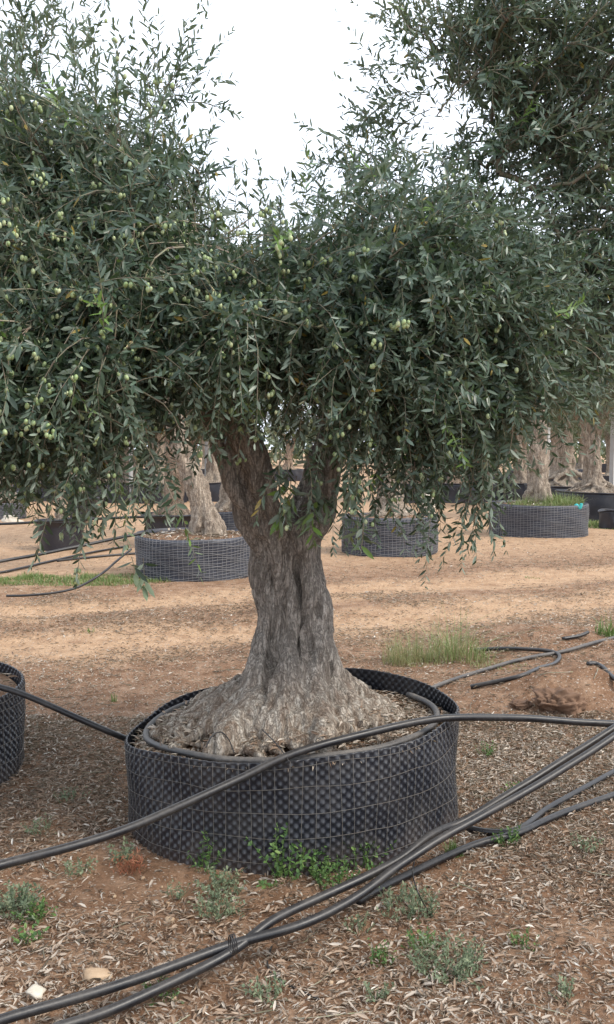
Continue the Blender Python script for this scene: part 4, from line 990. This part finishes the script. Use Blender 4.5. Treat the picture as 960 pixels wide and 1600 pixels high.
def bucket(loc, R, h, label, seed):
    t = thing('plant_pot', (0, 0, 0), label, 'pot', 'black plastic nursery pots'); m = MB()
    n = 40; th_ = np.arange(n) * 2 * math.pi / n
    prof = [(R * .80, 0), (R * .84, h * .3), (R * .90, h * .75), (R * .93, h * .93), (R * 1.02, h * .935), (R * 1.03, h), (R * .96, h), (R * .93, h * .9), (R * .9, h * .85)]
    V = np.vstack([np.column_stack([a * np.cos(th_), a * np.sin(th_), np.full(n, z)]) for a, z in prof])
    F = [(i * n + k, i * n + (k + 1) % n, (i + 1) * n + (k + 1) % n, (i + 1) * n + k) for i in range(len(prof) - 1) for k in range(n)]
    m.add(V, F); m.build('pot_wall', M_POT, t)
    V, F = soil_disc(R * .925, [h * .9] * 6, .02, .01, seed, 8, 40); mesh_np('soil', V, F, M_SOIL, t, smooth=True)
    t.location = loc; return t
def bg_tree(loc, ht, R, label, seed, lean=(0, 0), mat=None, crown_r=1.1, nn=330, tw=3, leaf=.075, voxel=.02, crown_z=None, fork=2, trunk_h=1.5, tipk=1.0, name='olive_tree', group=GTREE, flare=2.4, dn=None):
    """own trunk, branches and crown, built round the origin then set down at loc"""
    r = np.random.default_rng(seed); t = thing(name, (0, 0, 0), label, 'tree', group)
    base_ = [(0, 0, -.05, R * flare), (0, 0, .02, R * flare * .85), (0, 0, .12, R * 1.35), (lean[0] * .15, lean[1] * .15, .3, R * 1.0), (lean[0] * .4, lean[1] * .4, .6, R * .95), (lean[0] * .7, lean[1] * .7, trunk_h * .65, R * .85)]
    limbs = []
    for k in range(fork):
        a = r.uniform(0, 6.28) if fork == 1 else k * 2 * math.pi / fork + r.uniform(-.4, .4) + (.1 if seed % 2 else 1.2); s = .5 if fork > 1 else .1
        limbs.append(base_ + [(lean[0] + math.cos(a) * s * .25, lean[1] + math.sin(a) * s * .2, trunk_h, R * .65), (lean[0] + math.cos(a) * s * .8, lean[1] + math.sin(a) * s * .8, trunk_h + .45, R * .42), (lean[0] + math.cos(a) * s * 1.2, lean[1] + math.sin(a) * s * 1.2, trunk_h + .9, R * .25)])
    gnarly(limbs, trunk_h * .8, 11, voxel, seed, mat or M_BARK_BG, t, twist=.8, roots=10, disp=.022, base_z=0, pale=(0, 0))
    cz = crown_z or (ht - crown_r * .62)
    ells = [(lean[0], lean[1], cz, crown_r * .75, crown_r * .75, crown_r * .62), (lean[0] - crown_r * .45, lean[1] + .1, cz - .1, crown_r * .5, crown_r * .5, crown_r * .45), (lean[0] + crown_r * .45, lean[1] - .1, cz - .15, crown_r * .5, crown_r * .55, crown_r * .42), (lean[0] + .1, lean[1] + .1, cz + crown_r * .4, crown_r * .4, crown_r * .4, crown_r * .35)]
    tips_ = [tuple(q) for l in limbs for q in l[-2:]]
    crown(t, tips_, ells, nn, tw, seed, M_LEAF_BG, leaf, True, None, np.array([lean[0], lean[1], cz]), None, spacing=.045, tlen=(.2, .5), droop_fn=dn or (lambda b, r_: r_.uniform(-.03, .09, len(b))))
    t.location = loc; return t
def fromfront(px, py, wpx):
    """centre and radius of a ring whose front foot shows at (px,py) and is wpx wide"""
    p = grd(px, py); k = wpx / 2 / FPX; R = k * p[1] / (1 - k); Yc = p[1] + R
    return np.array([(px - CX) / FPX * Yc * 1.0, Yc, 0.0]), R
def topat(c, R, py): return H + (c[1] - R) * (ray(0, py)[2] / ray(0, py)[1])
# the planter cut by the left edge, its tree standing outside the frame
cL = np.array([-1.83, 4.0, 0]); bg_container(cL, .60, .37, 'black dimpled ring planter cut off by the left edge of the photo', 41, 'dimple')
# A: left of the big trunk
c, R = fromfront(305, 909, 184); hA = topat(c, R, 841)
bg_container(c, R, hA, 'wire-wrapped grey ring planter behind the big trunk at left', 42)
bg_tree(c + [0.14, -.05, hA - .03], 3.6, .120, 'olive tree with a leaning knobbly trunk in the wire-wrapped planter at left', 43, lean=(-.36, .0), crown_r=1.15, voxel=.013, trunk_h=1.35, fork=1, flare=1.9)
# B: right of the big trunk
c, R = fromfront(610, 870, 147); hB = topat(c, R, 811)
bg_container(c, R, hB, 'wire-wrapped ring planter just right of the big trunk', 44)
bg_tree(c + [.02, .1, hB - .03], 3.9, .15, 'olive tree mostly hidden by hanging foliage, in the planter just right of the big trunk', 45, lean=(-.1, 0), crown_r=1.2, voxel=.018)
# C
c, R = fromfront(842, 842, 147); hC = topat(c, R, 789)
tC = bg_container(c, R, hC, 'wire-wrapped ring planter topped with green grass and a turquoise tag at right', 46, grass=True)
m = MB(); cc = at(903, 792, c[1] - R * .70)
m.tube(catmull([cc + [-.05, -.02, -.02], cc + [-.03, -.03, .03], cc + [.02, -.03, -.02], cc + [.05, -.02, .05], cc + [.03, -.02, .0]], 5), [.026] * 21, 5); tg = m.build('ribbon_tag', M_TAG); tag(tg, 'turquoise ribbon tied to the rim of the grassy ring planter', 'ribbon')
bg_tree(c + [0, 0, hC - .03], 3.9, .155, 'olive tree with a thick pitted upright trunk in the grass-topped planter', 47, lean=(-.02, 0), crown_r=1.1, voxel=.016, flare=1.7, fork=1, crown_z=2.6)
# D, E behind at right
c = grd(925, 812); c = np.array([ (938 - CX) / FPX * 18.6, 18.6, 0]); bg_container(c, .82, .53, 'smooth black round planter with a flat rim at the right edge', 48, 'smooth', group='smooth black planters')
bg_tree(c + [-.12, 0, .5], 3.9, .17, 'olive tree with a flaring ridged trunk in the smooth black planter at right edge', 49, lean=(-.08, 0), crown_r=1.45, voxel=.02, flare=3.2, trunk_h=1.3, nn=520, crown_z=2.25)
c = np.array([(963 - CX) / FPX * 16.4, 16.4, 0]); bg_container(c, .27, .30, 'small dark planter at the right edge in front of the smooth black one', 50, 'smooth', group='smooth black planters')
c = np.array([(880 - CX) / FPX * 22, 22, 0]); bg_container(c, .85, .52, 'dark planter behind the grassy one, holding a tree with a sprawling root', 51, 'smooth', group='smooth black planters')
bg_tree(c + [.12, 0, .5], 3.8, .17, 'olive tree with a sprawling horizontal root behind the grassy planter', 52, lean=(-.1, 0), crown_r=1.3, flare=4.2, crown_z=2.15)
# pots at left
p = grd(94, 862); c = np.array([(94 - CX) / FPX * (p[1] + .35), p[1] + .35, 0]); bucket(c, .34, topat(c, .35, 815), 'big black nursery pot with a lipped rim at left', 53)
bg_tree(c + [0, 0, .38], 2.6, .05, 'slim young olive tree in the big black pot at left', 54, crown_r=.6, nn=110, fork=2, trunk_h=.8, voxel=.014, flare=1.4, group='young olive trees in pots')
p = grd(129, 813); c = np.array([(129 - CX) / FPX * (p[1] + .3), p[1] + .3, 0]); bucket(c, .31, topat(c, .3, 779), 'grey black nursery pot farther back, right of the big one', 55)
bg_tree(c + [0, 0, .36], 2.7, .045, 'slim young olive tree in the farther grey black pot', 56, crown_r=.65, nn=110, fork=2, trunk_h=.9, voxel=.014, flare=1.4, group='young olive trees in pots')
c, R = fromfront(5, 812, 66); bg_container(c, R, topat(c, R, 787), 'low ring planter at the far left edge under the hanging foliage', 57, lod=.7)
bg_tree(c + [0, 0, .35], 3.6, .15, 'olive tree with a pale trunk at the far left edge', 58, crown_r=1.1, nn=260)
stone('stone_block', 18, 815, (.22, .14, .10), 15, M_PALEROCK, 'yellowish stone block by the planter at far left', 'stone block', sub=4)
# behind planter A
p = grd(270, 852); c = np.array([(268 - CX) / FPX * 13.4, 13.4, 0]); bucket(c, .42, .46, 'dark pot half hidden behind the wire-wrapped planter at left', 59)
bg_tree(c + [0.02, 0, .4], 3.6, .13, 'olive tree with a reddish trunk in the half hidden dark pot', 60, lean=(.05, 0), mat=M_BARK_RED, crown_r=1.0, nn=260)
c = np.array([(362 - CX) / FPX * 15, 15, 0]); bg_container(c, .55, .42, 'ring planter seen between the leaning tree and the big trunk', 61, lod=.7)
bg_tree(c + [.0, 0, .38], 3.7, .17, 'olive tree with a dark straight trunk seen between the leaning tree and the big trunk', 62, crown_r=1.05, nn=260, flare=2)
stone('stone_block', 667, 806, (.16, .2, .42), 16, M_PALEROCK, 'pile of sandy blocks behind the planter just right of the big trunk', 'stone block', sub=4, pos=np.array([(668 - CX) / FPX * 17, 17, 0]), up=.7)
# rows farther back: three shapes reused
r_ = np.random.default_rng(88)
def copy_tree(o, parent=None):
    c_ = o.copy(); COL.objects.link(c_); c_.parent = parent
    for ch in [x for x in list(o.children)]: copy_tree(ch, c_)
    return c_
PT = [bg_tree((0, 0, 0), 3.5, .16, 'x', 70 + k, lean=((-.15, .1, .05)[k], 0), mat=(M_BARK_BG, M_BARK_RED, M_BARK_BG)[k], crown_r=1.15, nn=210, tw=3, leaf=.10, voxel=.026, fork=2, trunk_h=1.2, crown_z=2.0, group='olive trees in the far rows') for k in range(3)]
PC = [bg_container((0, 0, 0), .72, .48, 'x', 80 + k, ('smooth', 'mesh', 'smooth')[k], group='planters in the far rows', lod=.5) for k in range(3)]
rows = []
for (Yr, xs_) in ((25.0, (-330, 30, 165, 215, 262, 335, 640, 700, 745, 800, 1010, 1200)), (32.0, (-60, 60, 110, 190, 240, 300, 345, 620, 665, 720, 770, 858, 945)), (41.0, (20, 150, 205, 262, 330, 445, 640, 690, 740, 815, 872, 915)), (54.0, (-20, 80, 180, 290, 380, 500, 620, 690, 750, 835, 890, 960))):
    for px_ in xs_: rows.append(((px_ - CX) / FPX * Yr + r_.uniform(-.2, .2), Yr + r_.uniform(-.8, .8)))
rown = {25: 'nearest', 32: 'second', 41: 'third', 54: 'last'}
usedT, usedC = [0, 0, 0], [0, 0, 0]
rowcount = {}
seq = []
for i, (x, y) in enumerate(rows):
    Yr = min(rown, key=lambda v_: abs(v_ - y)); seq.append((Yr, x, y))
for Yr in rown:
    rr_ = sorted([q for q in seq if q[0] == Yr], key=lambda q: q[1])
    for k_, (_, x, y) in enumerate(rr_):
        v = r_.integers(3); c_ = r_.integers(3)
        t_ = PT[v] if not usedT[v] else copy_tree(PT[v]); usedT[v] = 1
        p_ = PC[c_] if not usedC[c_] else copy_tree(PC[c_]); usedC[c_] = 1
        side = 'from the left'
        ordn = ['first', 'second', 'third', 'fourth', 'fifth', 'sixth', 'seventh', 'eighth', 'ninth', 'tenth', 'eleventh', 'twelfth', 'thirteenth', 'fourteenth'][k_]
        t_.location = (x, y, .44 + gz(x, y)); t_.rotation_euler[2] = r_.uniform(0, 6.28) ; s_ = r_.uniform(.85, 1.12); t_.scale = (s_, s_, s_)
        p_.location = (x, y, gz(x, y)); p_.rotation_euler[2] = r_.uniform(0, 6.28); s_ = r_.uniform(.85, 1.1); p_.scale = (s_, s_, 1)
        t_['label'] = 'small distant olive tree, %s from the left in the %s far row' % (ordn, rown[Yr])
        p_['label'] = 'dark distant planter, %s from the left in the %s far row' % (ordn, rown[Yr])
# posts
def post(px, Yp, top, wd, label, mat=M_POST):
    x = (px - CX) / FPX * Yp; z0 = gz(x, Yp); zt = at(px, top, Yp)[2]; m_ = MB(); m_.tube([(x, Yp, z0 - .05), (x, Yp, zt * .5), (x + .01, Yp, zt)], wd, 4)
    tag(m_.build('post', mat, smooth=False), label, 'post', 'pale posts between the rows')
post(957, 19.8, 640, .065, 'grey concrete post at the right edge beside the flaring tree')
post(854, 24, 668, .07, 'pale far post left of the distant trunks at right')
post(205, 24, 690, .05, 'thin white far post under the hanging foliage at left')
post(323, 26, 690, .05, 'thin pale far post between the leaning tree and the big trunk')
post(688, 30, 690, .06, 'thin pale far post behind the hanging foliage at right')
# far treeline closing the view
r_ = np.random.default_rng(91); n = 26000; x = r_.uniform(-75, 75, n); y = 70 + r_.uniform(0, 9, n) + .0 * x
hh = 2.6 + 1.3 * fbm(np.column_stack([x, y * 0, y * 0]), .35, 2, 3); z = hh * r_.random(n) ** .7 + .1
d_ = r_.normal(size=(n, 3)); nn_ = r_.normal(size=(n, 3)) + np.array([0, -.3, .6]); s_ = r_.uniform(.3, .7, n)
tag(leaves('distant_grove', np.column_stack([x, y, z]), d_, nn_, s_, s_ * .5, r_.random(n), M_LEAF_BG, simple=True), 'distant band of olive trees beyond the last row', 'grove', kind='stuff')
